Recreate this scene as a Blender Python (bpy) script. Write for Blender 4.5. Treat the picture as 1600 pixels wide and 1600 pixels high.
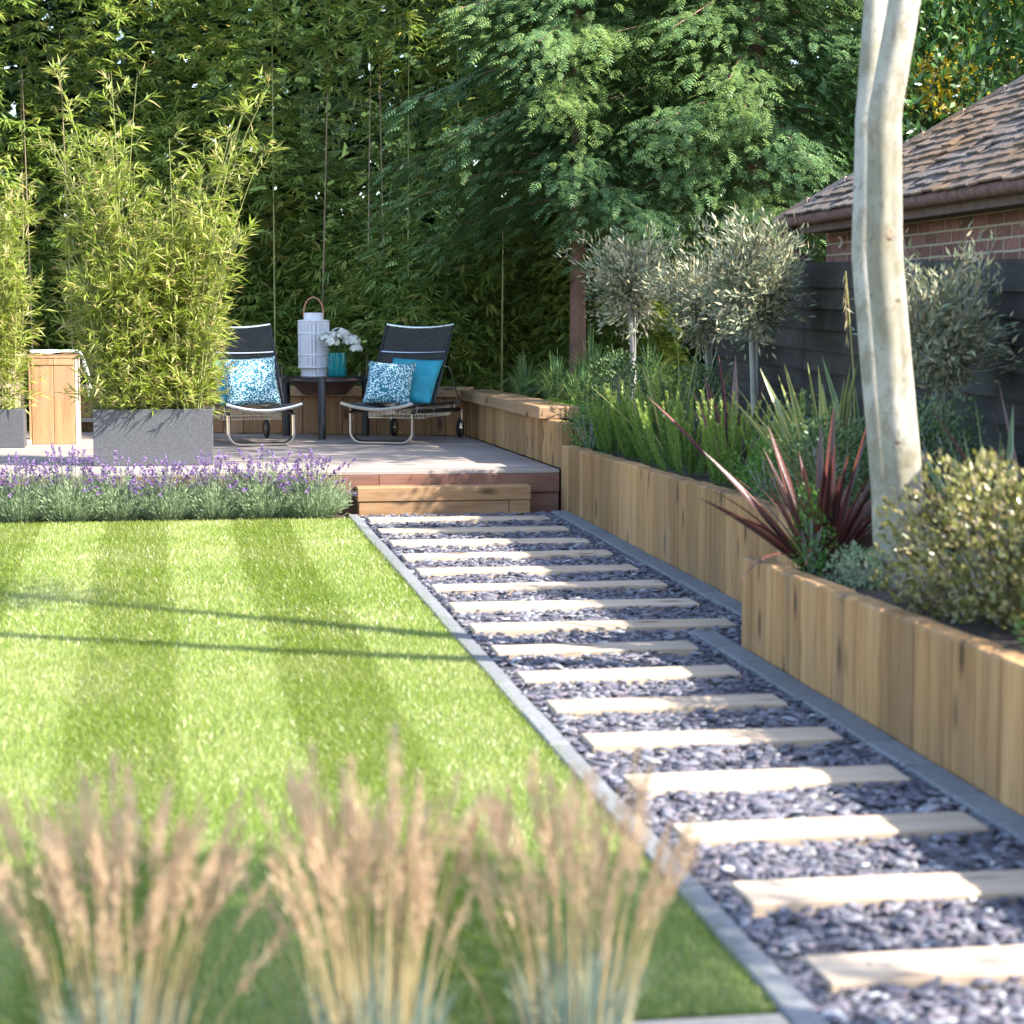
import bpy, bmesh, math, random
import numpy as np
from mathutils import Matrix, Vector
random.seed(7)
RNG = np.random.default_rng(11)
R = math.radians
scene = bpy.context.scene
for o in list(bpy.data.objects):
    bpy.data.objects.remove(o)
COL = scene.collection

# ---------------------------------------------------------------- camera, light, exposure
F_PX, ZC = 3300.0, 1.36
PITCH = math.atan((800 - 505) / F_PX)
YAW = math.atan(565 / F_PX * math.cos(PITCH))
cam_d = bpy.data.cameras.new('camera')
cam_d.sensor_width = 36.0; cam_d.sensor_fit = 'HORIZONTAL'
cam_d.lens = 36.0 * F_PX / 1600
cam_d.clip_start = 0.1; cam_d.clip_end = 2000
cam_d.dof.use_dof = True; cam_d.dof.focus_distance = 16.5; cam_d.dof.aperture_fstop = 3.4
cam = bpy.data.objects.new('camera', cam_d); COL.objects.link(cam)
cam.location = (0, 0, ZC); cam.rotation_euler = (math.pi / 2 - PITCH, 0, -YAW)
scene.camera = cam

SUN_EL, SUN_AZ = R(40.5), R(59)            # shadows run 59 degrees left of the path direction
to_sun = Vector((math.sin(SUN_AZ) * math.cos(SUN_EL), -math.cos(SUN_AZ) * math.cos(SUN_EL), math.sin(SUN_EL)))
world = bpy.data.worlds.new('World'); scene.world = world; world.use_nodes = True
wn = world.node_tree.nodes; wl = world.node_tree.links
sky = wn.new('ShaderNodeTexSky'); sky.sky_type = 'NISHITA'; sky.sun_disc = False
sky.sun_elevation = SUN_EL; sky.sun_rotation = math.atan2(to_sun.x, to_sun.y)
sky.air_density = 1.0; sky.dust_density = 1.2; sky.ozone_density = 1.0
bg = wn.get('Background') or wn.new('ShaderNodeBackground')
bg.inputs['Strength'].default_value = 0.15
wl.new(sky.outputs[0], bg.inputs['Color'])
wl.new(bg.outputs[0], (wn.get('World Output') or wn.new('ShaderNodeOutputWorld')).inputs['Surface'])
sun_d = bpy.data.lights.new('sun', 'SUN'); sun_d.energy = 4.1; sun_d.angle = R(0.55); sun_d.color = (1.0, 0.94, 0.83)
sun = bpy.data.objects.new('sun', sun_d); COL.objects.link(sun)
sun.rotation_euler = to_sun.to_track_quat('Z', 'Y').to_euler(); sun.location = (20, -10, 20)
scene.view_settings.view_transform = 'Standard'; scene.view_settings.look = 'None'
scene.cycles.max_bounces = 6; scene.cycles.diffuse_bounces = 3; scene.cycles.transmission_bounces = 5; scene.cycles.glossy_bounces = 3
scene.view_settings.gamma = 1.0; scene.view_settings.exposure = 1.97

# ---------------------------------------------------------------- helpers
SL, YD = 0.0152, 15.0                       # the garden rises gently towards the deck
def gz(y): return SL * (min(max(y, -6.0), 26.0) - YD)
def gza(y): return SL * (np.clip(y, -6.0, 26.0) - YD)

def tag(o, label=None, cat=None, group=None, kind=None):
    if label: o['label'] = label
    if cat: o['category'] = cat
    if group: o['group'] = group
    if kind: o['kind'] = kind
    return o
def empty(name, loc=(0, 0, 0), rz=0.0, label=None, cat=None, group=None, kind=None):
    o = bpy.data.objects.new(name, None); COL.objects.link(o)
    o.location = loc; o.rotation_euler = (0, 0, rz); o.empty_display_size = 0.1
    return tag(o, label, cat, group, kind)
def link(name, me, parent=None, loc=(0, 0, 0), rot=(0, 0, 0), scale=None):
    o = bpy.data.objects.new(name, me); COL.objects.link(o)
    if parent is not None: o.parent = parent
    o.location = loc; o.rotation_euler = rot
    if scale is not None: o.scale = scale
    return o

class MB:
    """collects simple shapes into one mesh"""
    def __init__(s): s.v = []; s.f = []
    def box(s, x0, x1, y0, y1, z0, z1, b=0.0):
        n = len(s.v)
        if b <= 0:
            s.v += [(x, y, z) for z in (z0, z1) for x, y in ((x0, y0), (x1, y0), (x1, y1), (x0, y1))]
            s.f += [tuple(n + i for i in q) for q in ((3, 2, 1, 0), (4, 5, 6, 7), (0, 1, 5, 4), (1, 2, 6, 5), (2, 3, 7, 6), (3, 0, 4, 7))]
            return s
        bm = bmesh.new(); bmesh.ops.create_cube(bm, size=1)
        for v in bm.verts:
            v.co = Vector(((x0 + x1) / 2 + v.co.x * (x1 - x0), (y0 + y1) / 2 + v.co.y * (y1 - y0), (z0 + z1) / 2 + v.co.z * (z1 - z0)))
        bmesh.ops.bevel(bm, geom=list(bm.edges), offset=b, segments=1, affect='EDGES')
        bm.verts.index_update()
        s.v += [tuple(v.co) for v in bm.verts]; s.f += [tuple(n + v.index for v in f.verts) for f in bm.faces]
        bm.free(); return s
    def tube(s, pts, r, sides=8, closed=False, flat=None, cap=True):
        """sweep a round (or flat=(w,h)) section along pts"""
        pts = [Vector(p) for p in pts]; n0 = len(s.v); N = len(pts)
        rr = r if isinstance(r, (list, tuple)) else [r] * N
        ref = None
        for i, p in enumerate(pts):
            a = pts[(i - 1) % N] if (closed or i > 0) else pts[i]
            c = pts[(i + 1) % N] if (closed or i < N - 1) else pts[i]
            t = (c - a).normalized()
            if ref is None:
                ref = Vector((0, 0, 1)) if abs(t.z) < 0.9 else Vector((1, 0, 0))
            u = (ref - t * ref.dot(t)).normalized(); w = t.cross(u); ref = u
            for k in range(sides):
                an = 2 * math.pi * (k + 0.5) / sides
                if flat: q = u * (math.cos(an) * flat[1] * rr[i]) + w * (math.sin(an) * flat[0] * rr[i])
                else: q = u * (math.cos(an) * rr[i]) + w * (math.sin(an) * rr[i])
                s.v.append(tuple(p + q))
        M = N if closed else N - 1
        for i in range(M):
            j = (i + 1) % N
            for k in range(sides):
                l = (k + 1) % sides
                s.f.append((n0 + i * sides + k, n0 + i * sides + l, n0 + j * sides + l, n0 + j * sides + k))
        if cap and not closed:
            s.f.append(tuple(n0 + k for k in reversed(range(sides)))); s.f.append(tuple(n0 + (N - 1) * sides + k for k in range(sides)))
        return s
    def lathe(s, prof, sides=24, cx=0, cy=0, cap=True):
        n0 = len(s.v)
        for r, z in prof:
            for k in range(sides):
                a = 2 * math.pi * k / sides; s.v.append((cx + r * math.cos(a), cy + r * math.sin(a), z))
        for i in range(len(prof) - 1):
            for k in range(sides):
                l = (k + 1) % sides
                s.f.append((n0 + i * sides + k, n0 + i * sides + l, n0 + (i + 1) * sides + l, n0 + (i + 1) * sides + k))
        if cap:
            s.f.append(tuple(n0 + k for k in reversed(range(sides)))); s.f.append(tuple(n0 + (len(prof) - 1) * sides + k for k in range(sides)))
        return s
    def poly(s, pts): n = len(s.v); s.v += [tuple(p) for p in pts]; s.f.append(tuple(range(n, n + len(pts)))); return s
    def mesh(s, name, mat, smooth=False):
        me = bpy.data.meshes.new(name); me.from_pydata(s.v, [], s.f)
        me.materials.append(mat); me.update()
        if smooth: me.polygons.foreach_set('use_smooth', [True] * len(me.polygons)); me.set_sharp_from_angle(angle=R(50))
        return me
    def build(s, name, mat, parent=None, loc=(0, 0, 0), rot=(0, 0, 0), smooth=False):
        return link(name, s.mesh(name, mat, smooth), parent, loc, rot)

def tri_mesh(name, V, T, mat, rnd=None, smooth=False):
    V = np.ascontiguousarray(V, np.float32); T = np.ascontiguousarray(T, np.int32)
    me = bpy.data.meshes.new(name)
    me.vertices.add(len(V)); me.vertices.foreach_set('co', V.ravel())
    me.loops.add(T.size); me.loops.foreach_set('vertex_index', T.ravel())
    me.polygons.add(len(T)); me.polygons.foreach_set('loop_start', np.arange(0, T.size, 3, dtype=np.int32))
    if smooth: me.polygons.foreach_set('use_smooth', np.ones(len(T), bool))
    if rnd is not None:
        at = me.attributes.new('rnd', 'FLOAT', 'FACE'); at.data.foreach_set('value', np.ascontiguousarray(rnd, np.float32))
    me.materials.append(mat); me.update(calc_edges=True)
    return me
def unit(a): return a / np.maximum(np.linalg.norm(a, axis=-1, keepdims=True), 1e-9)
def rvec(n): return unit(RNG.normal(size=(n, 3)))
def cat(parts):
    V, T, A = [], [], []; k = 0
    for v, t, a in parts:
        V.append(v); T.append(t + k); A.append(a); k += len(v)
    return np.concatenate(V), np.concatenate(T), np.concatenate(A)
def leaves(P, D, N, L, W, fold=0.12, rnd=None, droop=0.0, pos=0.42):
    """leaf-shaped pairs of triangles folded on the midrib"""
    n = len(P); D = unit(D); N = unit(N - D * (N * D).sum(1, keepdims=True)); S = np.cross(D, N)
    L = np.broadcast_to(np.asarray(L, float), (n,))[:, None]; W = np.broadcast_to(np.asarray(W, float), (n,))[:, None]
    V = np.empty((n, 4, 3)); mid = P + D * L * pos
    V[:, 0] = P; V[:, 2] = P + D * L - np.array([0, 0, 1.0]) * droop * L
    V[:, 1] = mid + S * W / 2 + N * W * fold; V[:, 3] = mid - S * W / 2 + N * W * fold
    b = (np.arange(n) * 4)[:, None]
    T = np.concatenate([b + np.array([[0, 1, 2]]), b + np.array([[0, 2, 3]])], 1).reshape(-1, 3)
    if rnd is None: rnd = RNG.random(n)
    return V.reshape(-1, 3), T, np.repeat(rnd, 2)
def strips(P0, P1, P2, W, segs=4, side=None, rnd=None, taper=0.9, tipw=0.0):
    """tapering bent blades along quadratic curves"""
    n = len(P0); W = np.broadcast_to(np.asarray(W, float), (n,))
    if side is None:
        d = unit(P2 - P0); side = unit(np.cross(d, rvec(n)))
    V = np.empty((n, (segs + 1) * 2, 3))
    for i in range(segs + 1):
        t = i / segs
        C = (1 - t) ** 2 * P0 + 2 * t * (1 - t) * P1 + t * t * P2
        w = W * max(tipw, (1 - t ** 2.2) * (0.75 + 0.6 * t * (1 - t)))
        V[:, 2 * i] = C - side * w[:, None] / 2; V[:, 2 * i + 1] = C + side * w[:, None] / 2
    q = []
    for i in range(segs):
        a = 2 * i
        q += [[a, a + 1, a + 3], [a, a + 3, a + 2]]
    q = np.array(q)
    T = ((np.arange(n) * (segs + 1) * 2)[:, None, None] + q[None]).reshape(-1, 3)
    if rnd is None: rnd = RNG.random(n)
    return V.reshape(-1, 3), T, np.repeat(rnd, len(q))
def tubes(P0, P1, P2, R0, R1, segs=3, sides=3, rnd=None):
    n = len(P0); d = unit(P2 - P0); u = unit(np.cross(d, np.array([0.31, 0.92, 0.2]))); w = np.cross(d, u)
    R0 = np.broadcast_to(np.asarray(R0, float), (n,)); R1 = np.broadcast_to(np.asarray(R1, float), (n,))
    V = np.empty((n, (segs + 1) * sides, 3))
    for i in range(segs + 1):
        t = i / segs; C = (1 - t) ** 2 * P0 + 2 * t * (1 - t) * P1 + t * t * P2; r = (R0 * (1 - t) + R1 * t)[:, None]
        for k in range(sides):
            an = 2 * math.pi * k / sides; V[:, i * sides + k] = C + (u * math.cos(an) + w * math.sin(an)) * r
    q = []
    for i in range(segs):
        for k in range(sides):
            l = (k + 1) % sides; a, b, c, e = i * sides + k, i * sides + l, (i + 1) * sides + l, (i + 1) * sides + k
            q += [[a, b, c], [a, c, e]]
    q = np.array(q); T = ((np.arange(n) * (segs + 1) * sides)[:, None, None] + q[None]).reshape(-1, 3)
    if rnd is None: rnd = RNG.random(n)
    return V.reshape(-1, 3), T, np.repeat(rnd, len(q))
def bez(P0, P1, P2, t): t = t[:, None]; return (1 - t) ** 2 * P0 + 2 * t * (1 - t) * P1 + t * t * P2
_W = [(rv, RNG.uniform(0, 6.28)) for rv in rvec(24)]
def lumps(P, freq):
    """smooth noise, about -1..1"""
    s = 0
    for i, (k, ph) in enumerate(_W): s = s + np.sin((P @ k) * freq * (0.6 + 0.07 * i) + ph)
    return s / 4.5

# ---------------------------------------------------------------- materials
def new_mat(name):
    m = bpy.data.materials.new(name); m.use_nodes = True
    nt = m.node_tree; bs = nt.nodes.get('Principled BSDF')
    return m, nt, bs
def ramp(nt, cols, src=None):
    r = nt.nodes.new('ShaderNodeValToRGB'); e = r.color_ramp.elements
    while len(e) < len(cols): e.new(0.5)
    for i, (p, c) in enumerate(cols): e[i].position = p; e[i].color = (*c, 1)
    if src: nt.links.new(src, r.inputs[0])
    return r
def mixc(nt, fac, a, b, mode='MIX'):
    m = nt.nodes.new('ShaderNodeMix'); m.data_type = 'RGBA'; m.blend_type = mode
    for sock, val in ((m.inputs[0], fac), (m.inputs[6], a), (m.inputs[7], b)):
        if isinstance(val, (int, float)): sock.default_value = val
        elif isinstance(val, tuple): sock.default_value = (*val, 1)
        else: nt.links.new(val, sock)
    return m.outputs[2]
def coords(nt, scale=(1, 1, 1), rand=True, obj=True):
    tc = nt.nodes.new('ShaderNodeTexCoord'); mp = nt.nodes.new('ShaderNodeMapping'); mp.inputs['Scale'].default_value = scale
    src = tc.outputs['Object'] if obj else nt.nodes.new('ShaderNodeNewGeometry').outputs['Position']
    if rand:
        oi = nt.nodes.new('ShaderNodeObjectInfo'); vm = nt.nodes.new('ShaderNodeVectorMath'); vm.operation = 'MULTIPLY_ADD'
        cb = nt.nodes.new('ShaderNodeCombineXYZ')
        for i in range(3): nt.links.new(oi.outputs['Random'], cb.inputs[i])
        nt.links.new(cb.outputs[0], vm.inputs[0]); vm.inputs[1].default_value = (17, 29, 41); nt.links.new(src, vm.inputs[2])
        src = vm.outputs[0]
    nt.links.new(src, mp.inputs['Vector']); return mp.outputs[0]
def noise(nt, vec, scale, detail=4, rough=0.55, dist=0.0):
    n = nt.nodes.new('ShaderNodeTexNoise'); n.inputs['Scale'].default_value = scale; n.inputs['Detail'].default_value = detail
    n.inputs['Roughness'].default_value = rough; n.inputs['Distortion'].default_value = dist
    nt.links.new(vec, n.inputs['Vector']); return n.outputs['Fac']
def bump(nt, bs, h, strength=0.3, dist=0.01):
    b = nt.nodes.new('ShaderNodeBump'); b.inputs['Strength'].default_value = strength; b.inputs['Distance'].default_value = dist
    nt.links.new(h, b.inputs['Height']); nt.links.new(b.outputs[0], bs.inputs['Normal'])
def wood(name, light, mid, dark, axis='Z', rough=0.75, vary=0.35, knots=True):
    m, nt, bs = new_mat(name)
    st = {'X': (0.06, 1, 1), 'Y': (1, 0.06, 1), 'Z': (1, 1, 0.06)}[axis]
    v = coords(nt, st)
    g = noise(nt, v, 60, 5, 0.6, 0.8); big = noise(nt, v, 9, 3, 0.5, 1.5)
    c = ramp(nt, [(0.25, dark), (0.5, mid), (0.78, light)], g).outputs[0]
    c = mixc(nt, 0.45, c, ramp(nt, [(0.3, dark), (0.55, mid), (0.7, light)], big).outputs[0])
    if knots:
        kv = coords(nt, tuple(1.0 if s == 1 else 0.35 for s in st))
        vo = nt.nodes.new('ShaderNodeTexVoronoi'); vo.inputs['Scale'].default_value = 6.0; nt.links.new(kv, vo.inputs['Vector'])
        kr = ramp(nt, [(0.07, (1, 1, 1)), (0.2, (0, 0, 0))], vo.outputs['Distance'])
        c = mixc(nt, kr.outputs[0], c, tuple(x * 0.45 for x in dark))
        sp = noise(nt, coords(nt, tuple(1.0 if q_ == 1 else 0.02 for q_ in st)), 38, 2, 0.5, 0.3)
        c = mixc(nt, ramp(nt, [(0.70, (0, 0, 0)), (0.76, (0.45,) * 3)], sp).outputs[0], c, tuple(x * 0.35 for x in dark))
    wv = coords(nt, (1, 1, 1)); ws = noise(nt, wv, 2.2, 4, 0.6)
    c = mixc(nt, ramp(nt, [(0.45, (0, 0, 0)), (0.75, (0.35,) * 3)], ws).outputs[0], c, tuple(0.5 * (a + b) for a, b in zip(mid, (0.3, 0.29, 0.27))))
    oi = nt.nodes.new('ShaderNodeObjectInfo')
    hv = nt.nodes.new('ShaderNodeHueSaturation'); nt.links.new(c, hv.inputs['Color'])
    mr = nt.nodes.new('ShaderNodeMapRange'); mr.inputs[3].default_value = 1 - vary; mr.inputs[4].default_value = 1 + vary * 0.6
    nt.links.new(oi.outputs['Random'], mr.inputs[0]); nt.links.new(mr.outputs[0], hv.inputs['Value'])
    nt.links.new(hv.outputs[0], bs.inputs['Base Color']); bs.inputs['Roughness'].default_value = rough
    bs.inputs['Specular IOR Level'].default_value = 0.3
    bump(nt, bs, g, 0.35, 0.004); return m
def leafm(name, cols, rough=0.45, trans=0.35, tcol=1.35, spec=0.4):
    m, nt, bs = new_mat(name)
    at = nt.nodes.new('ShaderNodeAttribute'); at.attribute_name = 'rnd'
    n = len(cols); r = ramp(nt, [(i / (n - 1) if n > 1 else 0, c) for i, c in enumerate(cols)], at.outputs['Fac'])
    nt.links.new(r.outputs[0], bs.inputs['Base Color']); bs.inputs['Roughness'].default_value = rough
    bs.inputs['Specular IOR Level'].default_value = spec
    tr = nt.nodes.new('ShaderNodeBsdfTranslucent'); hs = nt.nodes.new('ShaderNodeHueSaturation'); hs.inputs['Value'].default_value = tcol
    hs.inputs['Saturation'].default_value = 1.1
    nt.links.new(r.outputs[0], hs.inputs['Color']); nt.links.new(hs.outputs[0], tr.inputs['Color'])
    mx = nt.nodes.new('ShaderNodeMixShader'); mx.inputs[0].default_value = trans
    nt.links.new(bs.outputs[0], mx.inputs[1]); nt.links.new(tr.outputs[0], mx.inputs[2])
    nt.links.new(mx.outputs[0], nt.nodes['Material Output'].inputs['Surface']); return m
def plain(name, col, rough=0.5, metal=0.0, nscale=0, namp=0.25, bumpd=0.0, spec=0.5, rand=0.0):
    m, nt, bs = new_mat(name); bs.inputs['Roughness'].default_value = rough; bs.inputs['Metallic'].default_value = metal
    bs.inputs['Specular IOR Level'].default_value = spec
    if nscale:
        v = coords(nt); f = noise(nt, v, nscale, 5, 0.6)
        c = ramp(nt, [(0.3, tuple(x * (1 - namp) for x in col)), (0.7, tuple(min(1, x * (1 + namp)) for x in col))], f).outputs[0]
        if rand:
            oi = nt.nodes.new('ShaderNodeObjectInfo'); hv = nt.nodes.new('ShaderNodeHueSaturation'); nt.links.new(c, hv.inputs['Color'])
            mr = nt.nodes.new('ShaderNodeMapRange'); mr.inputs[3].default_value = 1 - rand; mr.inputs[4].default_value = 1 + rand
            nt.links.new(oi.outputs['Random'], mr.inputs[0]); nt.links.new(mr.outputs[0], hv.inputs['Value']); c = hv.outputs[0]
        nt.links.new(c, bs.inputs['Base Color'])
        if bumpd: bump(nt, bs, f, 0.6, bumpd)
    else: bs.inputs['Base Color'].default_value = (*col, 1)
    return m

M = {}
M['wall_wood'] = wood('larch_sleeper', (0.50, 0.305, 0.135), (0.38, 0.215, 0.088), (0.19, 0.095, 0.04), 'Z', vary=0.32)
M['path_wood'] = wood('pale_sleeper', (0.60, 0.49, 0.38), (0.50, 0.39, 0.29), (0.30, 0.21, 0.14), 'X', vary=0.12)
M['step_wood'] = wood('step_sleeper', (0.44, 0.27, 0.14), (0.33, 0.19, 0.09), (0.17, 0.09, 0.04), 'X', vary=0.15)
M['cap_wood'] = wood('cap_sleeper', (0.46, 0.30, 0.17), (0.36, 0.22, 0.11), (0.19, 0.11, 0.05), 'Y', vary=0.15)
M['back_wood'] = wood('back_sleeper', (0.42, 0.24, 0.12), (0.33, 0.18, 0.08), (0.16, 0.08, 0.04), 'Z', vary=0.25)
M['cedar'] = wood('cedar_board', (0.56, 0.34, 0.19), (0.47, 0.26, 0.13), (0.26, 0.12, 0.06), 'Z', vary=0.12)
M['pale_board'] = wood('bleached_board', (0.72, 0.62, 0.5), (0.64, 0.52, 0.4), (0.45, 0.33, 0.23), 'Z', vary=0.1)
M['deck'] = wood('weathered_deck', (0.40, 0.345, 0.315), (0.32, 0.265, 0.24), (0.19, 0.15, 0.135), 'X', vary=0.18, knots=False)
M['fascia'] = wood('hardwood_fascia', (0.25, 0.125, 0.088), (0.19, 0.09, 0.062), (0.105, 0.047, 0.033), 'X', vary=0.12, knots=False)
M['fence'] = wood('black_board', (0.058, 0.053, 0.047), (0.044, 0.040, 0.036), (0.022, 0.020, 0.018), 'Y', rough=0.9, vary=0.25, knots=False)
M['soil'] = plain('soil', (0.055, 0.04, 0.03), 0.95, nscale=22, namp=0.5, bumpd=0.02)
M['ground'] = plain('bare_ground', (0.10, 0.085, 0.06), 0.95, nscale=3, namp=0.4, bumpd=0.02)
M['turf'] = plain('turf_soil', (0.10, 0.13, 0.035), 0.95, nscale=40, namp=0.5, bumpd=0.01)
M['gravel_bed'] = plain('slate_dust', (0.11, 0.11, 0.125), 0.9, nscale=60, namp=0.5, bumpd=0.01)
M['edging'] = plain('grey_edging', (0.165, 0.17, 0.18), 0.85, nscale=45, namp=0.22, bumpd=0.003, rand=0.14)
M['paving'] = plain('buff_paving', (0.5, 0.42, 0.32), 0.85, nscale=30, namp=0.15, bumpd=0.002, rand=0.08)
M['planter'] = plain('fibre_planter', (0.072, 0.076, 0.084), 0.7, nscale=160, namp=0.55, bumpd=0.0015)
M['chrome'] = plain('brushed_steel', (0.78, 0.77, 0.74), 0.2, 1.0)
M['black'] = plain('black_frame', (0.022, 0.023, 0.027), 0.42)
M['cord'] = plain('black_cord', (0.03, 0.031, 0.036), 0.6)
M['tyre'] = plain('rubber_tyre', (0.02, 0.02, 0.022), 0.7)
M['bowl'] = plain('bronze_bowl', (0.17, 0.10, 0.075), 0.35, 0.6, nscale=8, namp=0.3)
M['copper'] = plain('leather_handle', (0.45, 0.2, 0.12), 0.45)
M['lantern'] = plain('white_slats', (0.72, 0.72, 0.78), 0.6)
M['petal'] = leafm('hydrangea_petal', [(0.72, 0.76, 0.66), (0.82, 0.83, 0.8), (0.86, 0.86, 0.84)], 0.6, 0.3, 1.0)
M['brick'] = plain('red_brick', (0.24, 0.115, 0.095), 0.85, nscale=40, namp=0.3, bumpd=0.004, rand=0.35)
M['mortar'] = plain('mortar', (0.46, 0.40, 0.29), 0.95, nscale=60, namp=0.2, bumpd=0.004)
M['gutter'] = plain('mossy_gutter', (0.14, 0.075, 0.065), 0.8, nscale=18, namp=0.6, bumpd=0.006)
M['soffit'] = plain('soffit', (0.11, 0.07, 0.06), 0.8, nscale=12, namp=0.3)
M['white'] = plain('white_paint', (0.75, 0.75, 0.73), 0.5)

def mk_tile():
    m, nt, bs = new_mat('clay_tile'); v = coords(nt, obj=False, rand=False)
    f = noise(nt, v, 55, 5, 0.65); b = noise(nt, v, 1.1, 5, 0.6); s = noise(nt, v, 160, 3, 0.6)
    c = ramp(nt, [(0.3, (0.08, 0.062, 0.056)), (0.55, (0.165, 0.13, 0.115)), (0.72, (0.31, 0.28, 0.26))], f).outputs[0]
    moss = ramp(nt, [(0.48, (0, 0, 0)), (0.66, (0.7, 0.7, 0.7))], b).outputs[0]
    c = mixc(nt, moss, c, ramp(nt, [(0.35, (0.13, 0.07, 0.03)), (0.65, (0.30, 0.16, 0.06))], s).outputs[0])
    oi = nt.nodes.new('ShaderNodeObjectInfo'); hv = nt.nodes.new('ShaderNodeHueSaturation'); nt.links.new(c, hv.inputs['Color'])
    mr = nt.nodes.new('ShaderNodeMapRange'); mr.inputs[3].default_value = 0.78; mr.inputs[4].default_value = 1.18
    nt.links.new(oi.outputs['Random'], mr.inputs[0]); nt.links.new(mr.outputs[0], hv.inputs['Value'])
    nt.links.new(hv.outputs[0], bs.inputs['Base Color']); bs.inputs['Roughness'].default_value = 0.9; bump(nt, bs, f, 0.8, 0.01); return m
M['tile'] = mk_tile()
def mk_slate():
    m, nt, bs = new_mat('slate_chip'); at = nt.nodes.new('ShaderNodeAttribute'); at.attribute_name = 'rnd'
    r = ramp(nt, [(0, (0.055, 0.055, 0.072)), (0.35, (0.105, 0.105, 0.135)), (0.6, (0.15, 0.125, 0.155)), (0.8, (0.18, 0.18, 0.21)), (0.985, (0.24, 0.24, 0.265)), (1, (0.6, 0.6, 0.6))], at.outputs['Fac'])
    f = noise(nt, coords(nt, rand=False), 70, 4); c = mixc(nt, 0.5, r.outputs[0], ramp(nt, [(0.3, (0.35,) * 3), (0.7, (0.65,) * 3)], f).outputs[0], 'OVERLAY')
    nt.links.new(c, bs.inputs['Base Color']); bs.inputs['Roughness'].default_value = 0.6; bs.inputs['Specular IOR Level'].default_value = 0.35
    bump(nt, bs, f, 0.4, 0.003); return m
M['slate'] = mk_slate()
def mk_bark(name, light, mid, dark, spots, sc):
    m, nt, bs = new_mat(name); v = coords(nt, (1, 1, 0.35), rand=False)
    f = noise(nt, v, sc, 6, 0.65, 0.5); big = noise(nt, coords(nt, (1, 1, 0.6), rand=False), 4.5, 3)
    c = ramp(nt, [(0.35, mid), (0.62, light)], big).outputs[0]
    if spots: c = mixc(nt, ramp(nt, [(0.46, (0, 0, 0)), (0.62, (0.85,) * 3)], noise(nt, coords(nt, (1, 1, 0.7), rand=False), 11, 6, 0.7)).outputs[0], c, (0.23, 0.205, 0.14))
    c = mixc(nt, ramp(nt, [(0.52, (0, 0, 0)), (0.72, (0.6,) * 3)], f).outputs[0], c, dark)
    if spots:
        vo = nt.nodes.new('ShaderNodeTexVoronoi'); vo.inputs['Scale'].default_value = 7
        nt.links.new(coords(nt, (1, 1, 1.9), rand=False), vo.inputs['Vector'])
        c = mixc(nt, ramp(nt, [(0.05, (1, 1, 1)), (0.13, (0, 0, 0))], vo.outputs['Distance']).outputs[0], c, dark)
        ln = noise(nt, coords(nt, (1, 1, 9), rand=False), 6, 4, 0.6)
        c = mixc(nt, ramp(nt, [(0.66, (0, 0, 0)), (0.74, (0.55,) * 3)], ln).outputs[0], c, tuple(x * 1.5 for x in dark))
    nt.links.new(c, bs.inputs['Base Color']); bs.inputs['Roughness'].default_value = 0.75; bump(nt, bs, f, 0.5, 0.01 if not spots else 0.003); return m
M['birch'] = mk_bark('pale_bark', (0.42, 0.40, 0.345), (0.25, 0.24, 0.185), (0.12, 0.08, 0.055), True, 40)
M['scar'] = plain('scar_bark', (0.25, 0.18, 0.125), 0.85, nscale=90, namp=0.7, bumpd=0.006)
M['yewbark'] = mk_bark('red_bark', (0.24, 0.13, 0.10), (0.17, 0.085, 0.065), (0.05, 0.03, 0.025), False, 30)
M['olivebark'] = mk_bark('grey_bark', (0.36, 0.35, 0.32), (0.27, 0.26, 0.23), (0.10, 0.09, 0.08), False, 30)
M['cane'] = plain('bamboo_cane', (0.27, 0.20, 0.13), 0.5, nscale=8, namp=0.4)
M['gcane'] = plain('young_cane', (0.26, 0.27, 0.09), 0.5, nscale=8, namp=0.35)
M['grass'] = leafm('grass_blade', [(0.125, 0.205, 0.014), (0.185, 0.265, 0.026), (0.27, 0.315, 0.065), (0.44, 0.435, 0.24)], 0.36, 0.3, 1.25, 0.6)
M['bamboo'] = leafm('planter_bamboo_leaf', [(0.20, 0.27, 0.04), (0.27, 0.35, 0.06), (0.34, 0.40, 0.085), (0.44, 0.44, 0.18), (0.47, 0.36, 0.17)], 0.4, 0.35, 1.3)
M['hedge'] = leafm('hedge_bamboo_leaf', [(0.12, 0.195, 0.05), (0.17, 0.26, 0.06), (0.23, 0.31, 0.07), (0.31, 0.37, 0.09), (0.45, 0.36, 0.11)], 0.3, 0.3, 1.3, 0.5)
M['yew'] = leafm('yew_needle', [(0.06, 0.125, 0.055), (0.09, 0.175, 0.07), (0.135, 0.225, 0.075), (0.23, 0.31, 0.07)], 0.42, 0.2, 1.2, 0.5)
M['laurel'] = leafm('laurel_leaf', [(0.035, 0.09, 0.025), (0.06, 0.14, 0.035), (0.10, 0.19, 0.045)], 0.3, 0.25, 1.2, 0.55)
M['gold'] = leafm('golden_leaf', [(0.36, 0.33, 0.05), (0.5, 0.4, 0.05)], 0.4, 0.4)
M['belt'] = leafm('dark_evergreen_leaf', [(0.022, 0.045, 0.016), (0.045, 0.08, 0.025)], 0.9, 0.05, 1.0, 0.1)
M['olive'] = leafm('olive_leaf', [(0.12, 0.16, 0.10), (0.20, 0.23, 0.14), (0.29, 0.29, 0.18), (0.43, 0.36, 0.23)], 0.5, 0.15, 1.2)
M['rosemary'] = leafm('rosemary_leaf', [(0.12, 0.22, 0.05), (0.18, 0.30, 0.065), (0.28, 0.38, 0.085), (0.48, 0.48, 0.16)], 0.5, 0.25)  # palest tone puts sunlight into the colour of the tip leaves
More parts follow.
